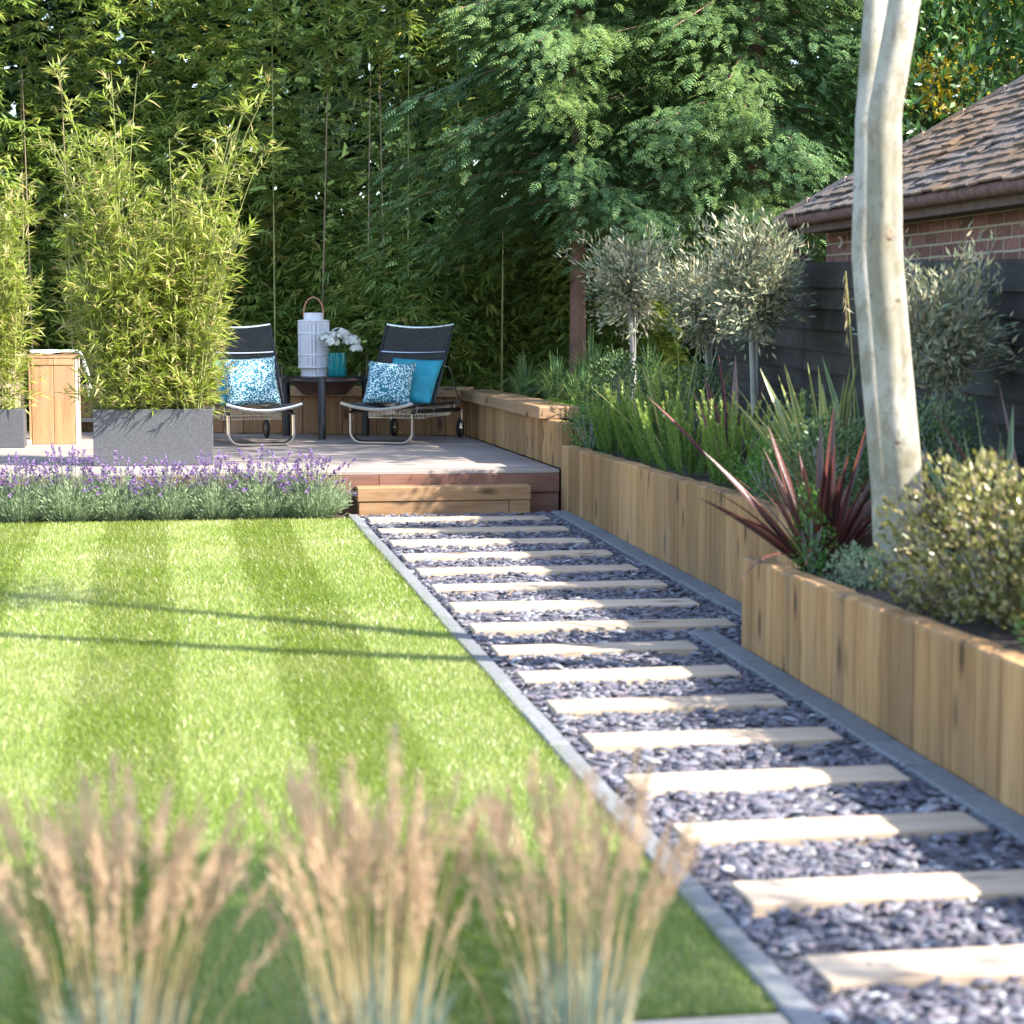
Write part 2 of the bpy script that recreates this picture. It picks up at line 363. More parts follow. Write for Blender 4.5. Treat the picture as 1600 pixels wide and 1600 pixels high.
M['hebe'] = leafm('hebe_leaf', [(0.06, 0.16, 0.03), (0.10, 0.22, 0.04), (0.15, 0.28, 0.05)], 0.45, 0.25)
M['shrub'] = leafm('bronze_green_leaf', [(0.10, 0.07, 0.05), (0.13, 0.14, 0.045), (0.21, 0.21, 0.06), (0.30, 0.28, 0.09), (0.42, 0.33, 0.2)], 0.28, 0.25, 1.2, 0.6)
M['pitt'] = leafm('dark_shrub_leaf', [(0.05, 0.10, 0.04), (0.08, 0.14, 0.05), (0.15, 0.2, 0.075)], 0.4, 0.2)
M['carex'] = leafm('sedge_blade', [(0.07, 0.15, 0.06), (0.11, 0.20, 0.07), (0.17, 0.27, 0.08), (0.32, 0.36, 0.14)], 0.4, 0.3)
M['fern'] = leafm('fern_frond', [(0.07, 0.17, 0.03), (0.13, 0.26, 0.04)], 0.5, 0.35)
M['bluefern'] = leafm('blue_fern_frond', [(0.05, 0.13, 0.10), (0.08, 0.18, 0.13)], 0.5, 0.3)
M['lavleaf'] = leafm('lavender_leaf', [(0.17, 0.24, 0.13), (0.25, 0.33, 0.18), (0.36, 0.42, 0.26)], 0.6, 0.25)
M['lavflower'] = leafm('lavender_flower', [(0.16, 0.08, 0.24), (0.25, 0.15, 0.36), (0.36, 0.26, 0.46)], 0.6, 0.3)
M['bluegrass'] = leafm('blue_fescue_blade', [(0.14, 0.21, 0.19), (0.22, 0.30, 0.26), (0.33, 0.37, 0.28)], 0.5, 0.25)
M['straw'] = leafm('straw_stalk', [(0.36, 0.28, 0.13), (0.48, 0.38, 0.21)], 0.6, 0.25, 1.1)
M['plume'] = leafm('seed_plume', [(0.47, 0.32, 0.20), (0.56, 0.41, 0.27), (0.63, 0.49, 0.34)], 0.7, 0.4, 1.1)
M['birchleaf'] = leafm('birch_leaf', [(0.08, 0.16, 0.03), (0.12, 0.2, 0.04)], 0.45, 0.35)
def blade_mat(name, mid, edge, w):
    """strap leaf: u across the blade kept in attribute 'rnd'"""
    m, nt, bs = new_mat(name); at = nt.nodes.new('ShaderNodeAttribute'); at.attribute_name = 'rnd'
    r = ramp(nt, [(0, mid), (w, mid), (min(1, w + 0.12), edge), (1, edge)], at.outputs['Fac'])
    nt.links.new(r.outputs[0], bs.inputs['Base Color']); bs.inputs['Roughness'].default_value = 0.3
    f = noise(nt, coords(nt, (30, 30, 1)), 6, 3); bump(nt, bs, f, 0.25, 0.003)
    return m
M['ph_red'] = blade_mat('bronze_flax_leaf', (0.06, 0.025, 0.026), (0.17, 0.055, 0.045), 0.62)
M['ph_purple'] = blade_mat('purple_flax_leaf', (0.075, 0.045, 0.06), (0.24, 0.09, 0.08), 0.7)
M['ph_yellow'] = blade_mat('striped_flax_leaf', (0.16, 0.22, 0.09), (0.46, 0.42, 0.15), 0.5)
M['ph_green'] = blade_mat('green_flax_leaf', (0.08, 0.17, 0.08), (0.28, 0.32, 0.18), 0.75)
def mk_dots():
    m, nt, bs = new_mat('teal_dotted_fabric'); v = coords(nt, rand=False)
    vo = nt.nodes.new('ShaderNodeTexVoronoi'); vo.inputs['Scale'].default_value = 64; vo.inputs['Randomness'].default_value = 0.75; nt.links.new(v, vo.inputs['Vector'])
    r = ramp(nt, [(0.40, (0.62, 0.78, 0.82)), (0.47, (0.02, 0.15, 0.21))], vo.outputs['Distance'])
    nt.links.new(r.outputs[0], bs.inputs['Base Color']); bs.inputs['Roughness'].default_value = 0.85; bump(nt, bs, noise(nt, v, 300, 2), 0.3, 0.002); return m
M['dots'] = mk_dots()
M['teal'] = plain('teal_velvet', (0.03, 0.30, 0.40), 0.8, nscale=9, namp=0.2, bumpd=0.006)
def mk_glass():
    m, nt, bs = new_mat('teal_glass'); bs.inputs['Base Color'].default_value = (0.05, 0.55, 0.62, 1)
    bs.inputs['Roughness'].default_value = 0.05; bs.inputs['Transmission Weight'].default_value = 0.75; bs.inputs['IOR'].default_value = 1.3; return m
M['glass'] = mk_glass()
def mk_towel():
    m, nt, bs = new_mat('striped_towel'); tc = nt.nodes.new('ShaderNodeTexCoord'); sp = nt.nodes.new('ShaderNodeSeparateXYZ'); nt.links.new(tc.outputs['Object'], sp.inputs[0])
    mr = nt.nodes.new('ShaderNodeMapRange'); mr.inputs[1].default_value = -0.16; mr.inputs[2].default_value = 0.16; nt.links.new(sp.outputs['Y'], mr.inputs[0])
    r = ramp(nt, [(0, (0.8, 0.8, 0.78)), (0.30, (0.8, 0.8, 0.78)), (0.33, (0.25, 0.5, 0.2)), (0.42, (0.25, 0.5, 0.2)), (0.45, (0.8, 0.8, 0.78)), (0.6, (0.8, 0.8, 0.78)), (0.63, (0.3, 0.5, 0.65)), (0.7, (0.8, 0.8, 0.78))], mr.outputs[0])
    r.color_ramp.interpolation = 'CONSTANT'
    nt.links.new(r.outputs[0], bs.inputs['Base Color']); bs.inputs['Roughness'].default_value = 0.9
    bump(nt, bs, noise(nt, tc.outputs['Object'], 160, 2), 0.5, 0.004); return m
M['towel'] = mk_towel()

# ---------------------------------------------------------------- setting
ys = [-300, -6, 0, 5, 10, 15, 20, 26, 400]
V = [(x, y, gz(y) - 0.03) for y in ys for x in (-350, 350)]
Fc = [(2 * i, 2 * i + 1, 2 * i + 3, 2 * i + 2) for i in range(len(ys) - 1)]
me = bpy.data.meshes.new('ground'); me.from_pydata(V, [], Fc); me.materials.append(M['ground']); tag(link('ground', me), kind='structure')
def sheet(name, x0, x1, y0, y1, h, mat, kind='structure'):
    b = MB(); b.box(x0, x1, y0, y1, h - 0.025, h)
    b.v = [(x, y, z + gz(y)) for x, y, z in b.v]
    return tag(b.build(name, mat), kind=kind)
LX1 = 1.35
sheet('lawn', -3.6, LX1 - 0.004, 4.42, 14.62, 0.0, M['turf'])
sheet('flower_bed', -3.6, LX1 - 0.004, 14.63, 15.085, 0.0, M['soil'])
sheet('grass_border', -3.6, 0.96, 2.6, 4.40, 0.0, M['soil'])
sheet('gravel_path', 1.432, 2.80, 3.0, 14.86, -0.01, M['gravel_bed'])

# lawn blades, leaning with the mower's stripes
def lawn():
    def area(x0, x1, y0, y1, dens, w, h):
        n = int((x1 - x0) * (y1 - y0) * dens)
        return np.stack([RNG.uniform(x0, x1, n), RNG.uniform(y0, y1, n)], 1), np.full(n, w), np.full(n, h)
    A = [area(-0.85, 1.375, 4.40, 6.5, 26000, .0027, .027), area(-1.0, 1.375, 6.5, 9.5, 20000, .0034, .027), area(-1.3, 1.375, 9.5, 14.66, 13000, .005, .028),
         area(-3.5, -0.85, 4.40, 6.5, 7000, .005, .028), area(-3.5, -1.0, 6.5, 9.5, 5000, .006, .028), area(-3.5, -1.3, 9.5, 14.66, 4000, .008, .028)]
    xy = np.concatenate([a[0] for a in A]); w = np.concatenate([a[1] for a in A]); h = np.concatenate([a[2] for a in A])
    n = len(xy); P = np.concatenate([xy, gza(xy[:, 1:2])], 1)
    edge = xy[:, 0] + 0.006 * np.sin(xy[:, 1] * 1.7) - 0.03 * (LX1 - xy[:, 0] > 3)
    pert = 0.012 * np.sin(xy[:, 1] * 1.1) + RNG.normal(0, 0.016, n)
    away = (np.floor((edge + pert - 0.09) / 0.415).astype(int) % 2 == 0)
    lean = np.where(away, 0.95, -0.28)
    d = np.stack([RNG.normal(0, 0.55, n), lean * RNG.uniform(0.3, 1.3, n) + RNG.normal(0, 0.35, n), RNG.uniform(0.55, 1.0, n)], 1)
    d = unit(d); h = h * RNG.uniform(0.65, 1.35, n)
    tip = P + d * h[:, None]; s = np.cross(d, np.array([0, 0, 1.0])) + rvec(n) * 0.7; s = unit(s) * (w * RNG.uniform(0.6, 1.3, n))[:, None] / 2
    V = np.stack([P - s, P + s, tip], 1).reshape(-1, 3); T = np.arange(3 * n).reshape(-1, 3)
    dry = lumps(P, 2.3)
    rnd = np.clip(RNG.random(n) * 0.85 + 0.06 * dry + 0.05 + 0.06 * lumps(P + 3, 7.0), 0, 1)
    o = link('lawn_grass', tri_mesh('lawn_grass', V, T, M['grass'], rnd)); tag(o, 'short striped mown green lawn grass', 'grass', kind='stuff')
lawn()

# slate chippings
def chips():
    n = 25000
    yy = 3.3 + (14.86 - 3.3) * RNG.random(n) ** 1.25; xx = RNG.uniform(1.44, 2.815, n)
    keep = (xx < 2.47) | (yy > 9.05); xx, yy = xx[keep], yy[keep]; n = len(xx)
    k = 5; ang = (np.arange(k)[None] + RNG.uniform(-0.42, 0.42, (n, k))) * 2 * math.pi / k
    big = 0.5 + 0.75 * RNG.random(n) ** 1.6; rad = RNG.uniform(0.45, 1.3, (n, k)) * 0.034 * big[:, None]
    el = RNG.uniform(0.38, 0.75, n)[:, None]
    loc = np.stack([np.cos(ang) * rad, np.sin(ang) * rad * el, np.zeros((n, k))], 2)
    th = RNG.uniform(0.0025, 0.006, n)
    rot = RNG.uniform(0, 2 * math.pi, n); tx, ty = RNG.normal(0, 0.13, n), RNG.normal(0, 0.13, n)
    c, s = np.cos(rot), np.sin(rot)
    X = loc[..., 0] * c[:, None] - loc[..., 1] * s[:, None]; Y = loc[..., 0] * s[:, None] + loc[..., 1] * c[:, None]
    Zs = X * tx[:, None] + Y * ty[:, None]
    zb = gza(yy) - 0.012 + RNG.uniform(0.004, 0.026, n) + 0.004 * np.sin(xx * 9) * np.sin(yy * 7)
    base = np.stack([X + xx[:, None], Y + yy[:, None], Zs + zb[:, None]], 2); top = base + np.array([0, 0, 1.0]) * th[:, None, None]
    top[..., :2] += (base[..., :2] - np.stack([xx, yy], 1)[:, None]) * -0.12
    V = np.concatenate([base, top], 1).reshape(-1, 3)
    q = [[k, k + 1, k + 2], [k, k + 2, k + 3], [k, k + 3, k + 4]]
    for i in range(k):
        j = (i + 1) % k; q += [[i, j, k + j], [i, k + j, k + i]]
    q = np.array(q); T = ((np.arange(n) * 2 * k)[:, None, None] + q[None]).reshape(-1, 3)
    r = RNG.random(n)
    o = link('slate_chippings', tri_mesh('slate_chippings', V, T, M['slate'], np.repeat(r, len(q))))
    tag(o, 'blue-grey and plum slate chippings covering the path', 'gravel', kind='stuff')
chips()

# kerb edgings, block by block
def edging(name, x0, x1, y0, y1, step, h, lab):
    root = empty(name, ((x0 + x1) / 2, y0, gz(y0)), kind='structure'); root['label'] = lab
    me = MB().box(-(x1 - x0) / 2, (x1 - x0) / 2, 0.003, step - 0.003, -0.09, h, 0.006).mesh('edging_block', M['edging'])
    y = y0
    while y < y1 - 0.05:
        link('edging_block', me, root, (random.uniform(-.002, .002), y - y0, gz(y + step / 2) - gz(y0) + random.uniform(-.003, .003)), (math.atan(SL), 0, random.uniform(-.004, .004))); y += step
edging('path_edging', 1.352, 1.428, 3.0, 14.84, 0.592, 0.012, 'grey stone edging between lawn and slate path')
edging('path_edging', 2.812, 2.933, 9.03, 14.84, 0.415, 0.022, 'grey block edging at the foot of the farther timber wall')
edging('path_edging', 2.452, 2.567, 3.0, 9.12, 0.4, 0.022, 'grey block edging at the foot of the nearer timber wall')
pv = empty('paving', (0.9, 4.2, gz(4.2)), kind='structure'); pv['label'] = 'buff paving slab at the near corner of the lawn'
for i in range(2): link('paving_slab', MB().box(0.075, 0.445, -0.62 * (i + 1) + 0.004, -0.62 * i, -0.04, 0.012, 0.004).mesh('paving_slab', M['paving']), pv, (0, 0.165, random.uniform(-.002, .002)))

# path sleepers
rows = [(14.42 - 0.677 * i, 1.458, 2.712) for i in range(8)] + [(9.06, 1.466, 2.365), (8.42, 1.47, 2.375), (7.785, 1.475, 2.38), (7.15, 1.485, 2.39), (6.51, 1.49, 2.40), (5.87, 1.495, 2.403), (5.235, 1.50, 2.41), (4.60, 1.502, 2.42), (3.96, 1.5, 2.42)]
ordn = ['first', 'second', 'third', 'fourth', 'fifth', 'sixth', 'seventh', 'eighth', 'ninth', 'tenth', 'eleventh', 'twelfth', 'thirteenth', 'fourteenth', 'fifteenth', 'sixteenth', 'seventeenth']
for i, (y, x0, x1) in enumerate(rows):
    L = x1 - x0; b = MB().box(-L / 2, L / 2, -0.1, 0.1, -0.07, 0.026, 0.004)
    o = b.build('path_sleeper', M['path_wood'], None, ((x0 + x1) / 2, y, gz(y)), (math.atan(SL) + random.uniform(-.006, .006), random.uniform(-.006, .006), random.uniform(-.008, .008)))
    kind = 'long pale' if i < 8 else 'short pale'
    tag(o, f'{kind} timber sleeper laid across the slate path, {ordn[i]} from the deck step', 'sleeper', 'timber sleepers laid across the slate path')

# deck
dk = empty('timber_deck', (0, 15.09, 0.3), label='raised weathered timber deck with red-brown fascia boards', cat='deck')
def back_y(x): return 19.75 + (2.93 - x) * math.tan(R(22))
y = 0.0; k = 0
while y < 6.2:
    yy = 15.09 + y
    x1 = 2.925
    if yy > 19.6: x1 = min(x1, 2.93 - (yy - 19.6) / math.tan(R(22)))
    if x1 > -3.2:
        cut = random.uniform(-1.6, 1.2)
        for (a, c) in ((-3.6, min(cut, x1)), (cut + .004, x1)):
            if c - a > 0.15: link('deck_board', MB().box(a, c, y, y + 0.139, -0.026, 0.0, 0.003).mesh('deck_board', M['deck']), dk, (0, 0, random.uniform(-.0012, .0012)))
    y += 0.145; k += 1
for (z0, z1, yo) in ((-0.163, -0.028, -0.016), (-0.318, -0.168, 0.004)):
    for (a, c) in ((-3.6, -0.6), (-0.596, 1.6), (1.604, 2.92)):
        link('fascia_board', MB().box(a, c, yo, yo + 0.022, z0, z1, 0.002).mesh('fascia_board', M['fascia']), dk)
link('joist_frame', MB().box(-3.55, 2.9, 0.03, 0.07, -0.3, -0.03).mesh('joist_frame', M['fascia']), dk)
st = empty('deck_step', (2.05, 14.97, gz(14.97)), label='timber sleeper step in front of the deck', cat='step')
link('upper_sleeper', MB().box(-0.625, 0.625, -0.1, 0.1, 0.098, 0.2, 0.006).mesh('upper_sleeper', M['step_wood']), st)
link('lower_sleeper', MB().box(-0.615, 0.465, -0.093, 0.09, -0.03, 0.095, 0.005).mesh('lower_sleeper', M['step_wood']), st)
link('lower_sleeper', MB().box(0.468, 0.62, -0.095, 0.09, -0.03, 0.095, 0.005).mesh('lower_sleeper', M['step_wood']), st)

# retaining walls of upright sleepers
def plank_wall(name, x, y0, y1, ztop, lab, mat, zb=None, w=0.2):
    root = empty(name, (x, y0, gz(y0) if zb is None else zb), label=lab, cat='retaining wall')
    rz = root.location.z; y = y0; k = 0
    while y < y1 - 0.02:
        wd = min(w * random.choice((1, 1, 1, 0.72, 0.55)), y1 - y)
        z0 = (gz(y) - 0.08 if zb is None else zb) - rz; zt = ztop - rz + random.uniform(-.004, .004)
        h = zt - z0
        me = MB().box(0, 0.1, -wd / 2 + .002, wd / 2 - .002, -h / 2, h / 2, 0.009).mesh('plank', mat)
        link('plank', me, root, (random.uniform(-.003, .004), y + wd / 2 - y0, z0 + h / 2)); y += wd
    return root
plank_wall('timber_wall', 2.935, 8.95, 15.09, 0.479, 'long farther timber retaining wall of upright sleepers beside the slate path', M['wall_wood'])
plank_wall('timber_wall', 2.57, 3.2, 9.0, 0.333, 'lower nearer timber retaining wall of upright sleepers at the right edge', M['wall_wood'])
rw = empty('timber_wall', (2.57, 8.95, -0.1)); bpy.data.objects.remove(rw)
w3 = plank_wall('timber_wall', 2.932, 15.095, 19.75, 0.638, 'timber deck-side wall of upright planks with a thick sleeper cap', M['wall_wood'], zb=0.3, w=0.16)
for (x0, x1) in ((-0.07, 0.138), (0.141, 0.26)):
    for (a, c) in ((15.6, 18.2), (18.204, 19.83)):
        link('cap', MB().box(x0, x1, a - 15.095, c - 15.095, 0.34, 0.435, 0.008).mesh('cap', M['cap_wood']), w3)
link('end_block', MB().box(0.11, 0.2, 0.02, 0.34, 0.12, 0.30, 0.006).mesh('end_block', M['cap_wood']), w3)
wb = empty('timber_wall', (2.93, 19.75, 0.3), math.pi - R(22), 'low timber back wall with sleeper cap below the bamboo hedge', 'retaining wall')
x = 0.0
while x < 4.3:
    wd = 0.2 * random.choice((1, 1, 0.7)); link('plank', MB().box(0.0015, wd - 0.0015, -0.1, 0, 0, 0.36, 0.005).mesh('plank', M['back_wood']), wb, (x, random.uniform(-.003, .003), 0)); x += wd
for (a, c) in ((-0.03, 2.4), (2.404, 4.3)): link('cap', MB().box(a, c, -0.2, 0.055, 0.363, 0.458, 0.008).mesh('cap', wood('back_cap', (0.52, 0.36, 0.21), (0.40, 0.26, 0.14), (0.22, 0.13, 0.07), 'X', vary=0.1)), wb)
link('plinth_board', MB().box(2.9, 4.3, 0.01, 0.2, 0.10, 0.13, 0.003).mesh('plinth_board', M['deck']), wb)
# soil behind the walls
tag(MB().box(3.03, 4.27, 8.9, 15.2, -0.3, 0.43).build('planting_bed', M['soil']), kind='structure')
tag(MB().box(2.665, 4.27, 2.0, 8.895, -0.3, 0.285).build('planting_bed', M['soil']), kind='structure')
tag(MB().box(3.03, 4.6, 15.21, 24.0, -0.3, 0.62).build('planting_bed', M['soil']), kind='structure')

# ---------------------------------------------------------------- black fence
FX = 4.2
def fence_top(y): return 1.735 + 0.0227 * (y - 12.5)
for p in range(4):
    y0 = 6.6 + 2.2 * p
    where = ['just outside the right edge of the photo', 'right of the pale trunk', 'behind the pale trunk', 'farthest away, behind the olive trees'][p]
    root = empty('black_fence', (FX, y0, gz(y0)), label=f'black horizontal board fence panel, {where}', cat='fence', group='black board fence panels')
    me = MB(); me.box(-0.02, 0.0, 0.0, 2.192, -0.085, 0.075)
    me.v = [(vx - (0.022 if vz < 0 and vx < -0.01 else 0.0), vy, vz) for vx, vy, vz in me.v]; me = me.mesh('board', M['fence'])
    for k in range(13):
        link('board', me, root, (0, 0.004, fence_top(y0) - 0.075 - 0.132 * k - root.location.z), (math.atan(0.023), 0, random.uniform(-.0015, .0015)))
    link('post', MB().box(0.005, 0.09, -0.05, 0.04, 0, fence_top(y0) - root.location.z - 0.05).mesh('post', M['fence']), root)

# ---------------------------------------------------------------- brick outbuilding
WX, EY = 4.7, 14.4
bl = empty('brick_outbuilding', (WX, EY, gz(15)), label='brick outbuilding with mossy clay tile hip roof behind the black fence', cat='building')
zb = bl.location.z; bl.location.z += 0.045
wall = MB().box(0.0025, 0.3, -8.0, 0.0, -0.1, 1.95 - zb).box(0.3, 5.0, -0.3, -0.012, -0.1, 1.95 - zb).build('wall', M['mortar'], bl)
bme = MB().box(0, 0.03, 0.006, 0.219, 0.006, 0.069, 0.003).mesh('brick', M['brick']); hme = MB().box(0, 0.03, 0.005, 0.1075, 0.005, 0.07, 0.003).mesh('brick', M['brick'])
top_z = 1.94 - zb
for c in range(9):
    z = top_z - 0.075 * (c + 1); y = -0.11 * (c % 2) - 0.005
    if c % 2: link('brick', hme, wall, (0, -0.1125, z))
    y = -0.1125 * (c % 2) if c % 2 else 0.0
    while y > -5.2:
        if c == 3 and random.random() < 0.3: link('brick', hme, wall, (random.uniform(-.002, .002), y - 0.1125, z)); y -= 0.1125
        else: link('brick', bme, wall, (random.uniform(-.002, .002), y - 0.225, z)); y -= 0.225
MB().box(-0.24, 0.0, -8.3, -0.02, 1.942 - zb, 1.96 - zb).build('soffit', M['soffit'], bl)
MB().box(-0.265, -0.243, -8.3, 0.0, 1.93 - zb, 2.045 - zb).build('fascia', M['soffit'], bl)
gut = MB().tube([(-0.315, -0.03, 2.02 - zb), (-0.315, -8.3, 2.02 - zb)], 0.042, 10).build('gutter', M['gutter'], bl, smooth=True)
MB().tube([(-0.31, -0.08, 1.99 - zb), (-0.30, -0.08, 1.86 - zb), (-0.1, -0.05, 1.70 - zb), (-0.06, -0.05, 0.3)], 0.034, 10).tube([(-0.31, -0.08, 1.975 - zb), (-0.305, -0.08, 1.89 - zb)], 0.046, 10).build('downpipe', M['gutter'], bl, smooth=True)
hk = [(-0.03, -0.40 + 0.035 * math.cos(a), 1.87 - zb + 0.035 * math.sin(a)) for a in np.linspace(R(50), R(310), 10)]
MB().tube(hk, 0.008, 6).build('hook', M['white'], bl)
PIT = R(34); EX, CY, EZ = -0.30, -0.16, 2.06 - zb
kz = math.tan(PIT)
roof = MB()
T_ = 3.3
roof.poly([(EX, CY, EZ), (EX, -9, EZ), (EX + T_, -9, EZ + kz * T_), (EX + T_, CY - T_, EZ + kz * T_)]); roof.poly([(EX, CY, EZ), (EX + T_, CY - T_, EZ + kz * T_), (EX + 2 * T_, CY, EZ)])
rf = roof.build('roof', M['tile'], bl)
tb = MB().box(-0.135, 0.135, -0.0815, 0.0815, -0.007, 0.007, 0.002)
tb.v = [(vx, vy, vz + 0.010 * (1 - (vy / 0.0815) ** 2)) for vx, vy, vz in tb.v]; tme = tb.mesh('roof_tile', M['tile'])
tiles = []
c = 0
while True:
    t = 0.05 + c * 0.1 * math.cos(PIT)
    if t > 2.6: break
    yt = CY - t - 0.07 - 0.082 * (c % 2)
    while yt > -4.6:
        tiles.append((EX + t, yt, EZ + kz * t + 0.018)); yt -= 0.1655
    c += 1
def tile_xf(p): return Matrix.Translation(p) @ Matrix.Rotation(random.uniform(-.03, .03), 4, 'Z') @ Matrix.Rotation(-PIT + R(6.5) + random.uniform(-.03, .03), 4, 'Y') @ Matrix.Rotation(random.uniform(-.05, .05), 4, 'X')
tiles.sort(key=lambda p: (p[0] - EX) * 2.2 + 0.75 * max(0, p[1] + 3.4) * 0.2)
TV, TF = [], []
for i, p in enumerate(tiles):
    mx = tile_xf((p[0], p[1], p[2] + random.uniform(0, .012)))
    if i < 300:
        o = link('roof_tile', tme, rf); o.matrix_local = mx
    else:
        n0 = len(TV); TV += [tuple(mx @ v.co) for v in tme.vertices]; TF += [tuple(n0 + k for k in f.vertices) for f in tme.polygons]
b = MB(); b.v = TV; b.f = TF; tag(b.build('upper_roof_tiles', M['tile'], rf), kind='stuff')
k = 0
while k < 16:
    t = 0.02 + k * 0.2
    if t > 3.2: break
    o = MB().tube([(-0.15, 0, 0), (0.15, 0, 0.01)], 0.07, 8).build('hip_tile', M['tile'], rf); o.location = (EX + t, CY - t, EZ + kz * t - 0.025); o.rotation_euler = (0, -math.atan(kz / 1.414), -R(45)); k += 1
MB().tube([(0.3 + 0.0, -3.2, 0), (0.3, -3.2, 2.4)], 0.03, 6)

# ---------------------------------------------------------------- furniture
def lounger(loc, rz, lab):
    r = empty('sun_lounger', loc, rz, lab, 'lounger', 'black cord sun loungers on the deck')
    U = []
    hw, zt, rc = 0.285, 0.27, 0.10
    U.append((-hw, 0, zt))
    for a in np.linspace(0, 90, 7): U.append((-hw + rc - rc * math.cos(R(a)), 0, 0.018 + rc - rc * math.sin(R(a))))
    for a in np.linspace(90, 0, 7): U.append((hw - rc + rc * math.cos(R(a)), 0, 0.018 + rc - rc * math.sin(R(a))))
    U.append((hw, 0, zt))
    MB().tube(U, 1.0, 8, flat=(0.030, 0.018)).build('runner', M['chrome'], r, smooth=True)
    for s in (-1, 1):
        MB().tube([(s * hw, -0.02, zt), (s * hw, 0.05, zt + 0.02), (s * 0.295, 0.7, 0.275), (s * 0.30, 1.36, 0.26)], 1.0, 8, flat=(0.014, 0.02)).build('side_rail', M['black'], r, smooth=True)
        MB().tube([(s * 0.312, -0.13, 0.355), (s * 0.312, 0.55, 0.335), (s * 0.312, 1.3, 0.33)], 0.013, 6).build('seat_rail', M['black'], r, smooth=True)
        for yy in (0.05, 0.55, 1.2): MB().tube([(s * 0.3, yy, 0.27), (s * 0.31, yy, 0.34)], 0.008, 6).build('spacer', M['chrome'], r)
        MB().tube([(s * 0.312, 0.52, 0.345), (s * 0.318, 1.1, 1.035)], [0.016, 0.014], 8).build('back_rail', M['black'], r, smooth=True)
        MB().tube([(s * 0.30, 0.79, 0.665), (s * 0.35, 0.80, 0.67), (s * 0.372, 0.82, 0.655), (s * 0.385, 0.95, 0.46), (s * 0.385, 1.12, 0.335), (s * 0.31, 1.14, 0.33)], 0.0065, 6).build('back_strut', M['chrome'], r, smooth=True)
        w = empty('wheel', (s * 0.325, 1.30, 0.09)); w.parent = r
        MB().tube([(0, 0.072 * math.cos(a), 0.072 * math.sin(a)) for a in np.linspace(0, 2 * math.pi, 24, endpoint=False)], 0.018, 8, closed=True).build('tyre', M['tyre'], w, smooth=True)
        MB().tube([(-0.012, 0, 0), (0.012, 0, 0)], 0.056, 18).tube([(-0.024, 0, 0), (0.024, 0, 0)], 0.02, 12).build('hub', M['chrome'], w, smooth=True)
        MB().box(s * 0.345 - .006, s * 0.345 + .006, 1.285, 1.315, 0.08, 0.27).build('wheel_bracket', M['chrome'], r)
    def sag(n, xw, z, dz, y): return [(-xw + 2 * xw * i / n, y, z - dz * (1 - (2 * i / n - 1) ** 2)) for i in range(n + 1)]
    MB().tube(sag(12, 0.33, 0.366, 0.055, -0.14), 1.0, 8, flat=(0.006, 0.014)).build('front_rim', M['chrome'], r, smooth=True)
    MB().tube(sag(12, 0.325, 1.045, 0.03, 1.11), 1.0, 8, flat=(0.006, 0.013)).build('top_rim', M['chrome'], r, smooth=True)
    MB().tube(sag(8, 0.325, 0.80, 0.012, 0.90), 0.009, 6).build('crossbar', M['chrome'], r, smooth=True)
    b = MB()
    for i in range(62):
        y = -0.125 + i * 0.0125; b.tube(sag(6, 0.312, 0.362 - 0.02 * i / 62, 0.05, y), 0.0058, 4)
    b.build('seat_cords', M['cord'], r, smooth=True)
    b = MB()
    for i in range(74):
        f = (i + 1) / 75; b.tube(sag(6, 0.314, 0.345 + f * 0.69, 0.0, 0.52 + f * 0.58), 0.0056, 4)
    b.v = [(x, y + 0.03 * (1 - (x / 0.32) ** 2), z) for x, y, z in b.v]
    b.build('back_cords', M['cord'], r, smooth=True)
    b = MB()
    for (p, q) in (((-0.27, 0.42), (0.27, 0.42)), ((-0.27, 1.2), (0.27, 1.2)), ((-0.27, 0.42), (-0.27, 1.2)), ((0.27, 0.42), (0.27, 1.2))):
        n = 22
        b.tube([(*p, 0.215), (*q, 0.215)], 0.004, 4); b.tube([(*p, 0.31), (*q, 0.31)], 0.004, 4)
        for i in range(n + 1):
            x, y = p[0] + (q[0] - p[0]) * i / n, p[1] + (q[1] - p[1]) * i / n; b.tube([(x, y, 0.215), (x, y, 0.315)], 0.003, 4)
    for i in range(14): b.tube([(-0.27 + 0.54 * i / 13, 0.42, 0.216), (-0.27 + 0.54 * i / 13, 1.2, 0.216)], 0.003, 4)
    b.build('wire_basket', M['chrome'], r)
    return r
LR = lounger((1.985, 18.42, 0.301), R(-25), 'black cord sun lounger right of the table, both its cushions fully in view')
LL = lounger((0.93, 18.32, 0.301), R(9), 'black cord sun lounger left of the table, partly hidden by bamboo')

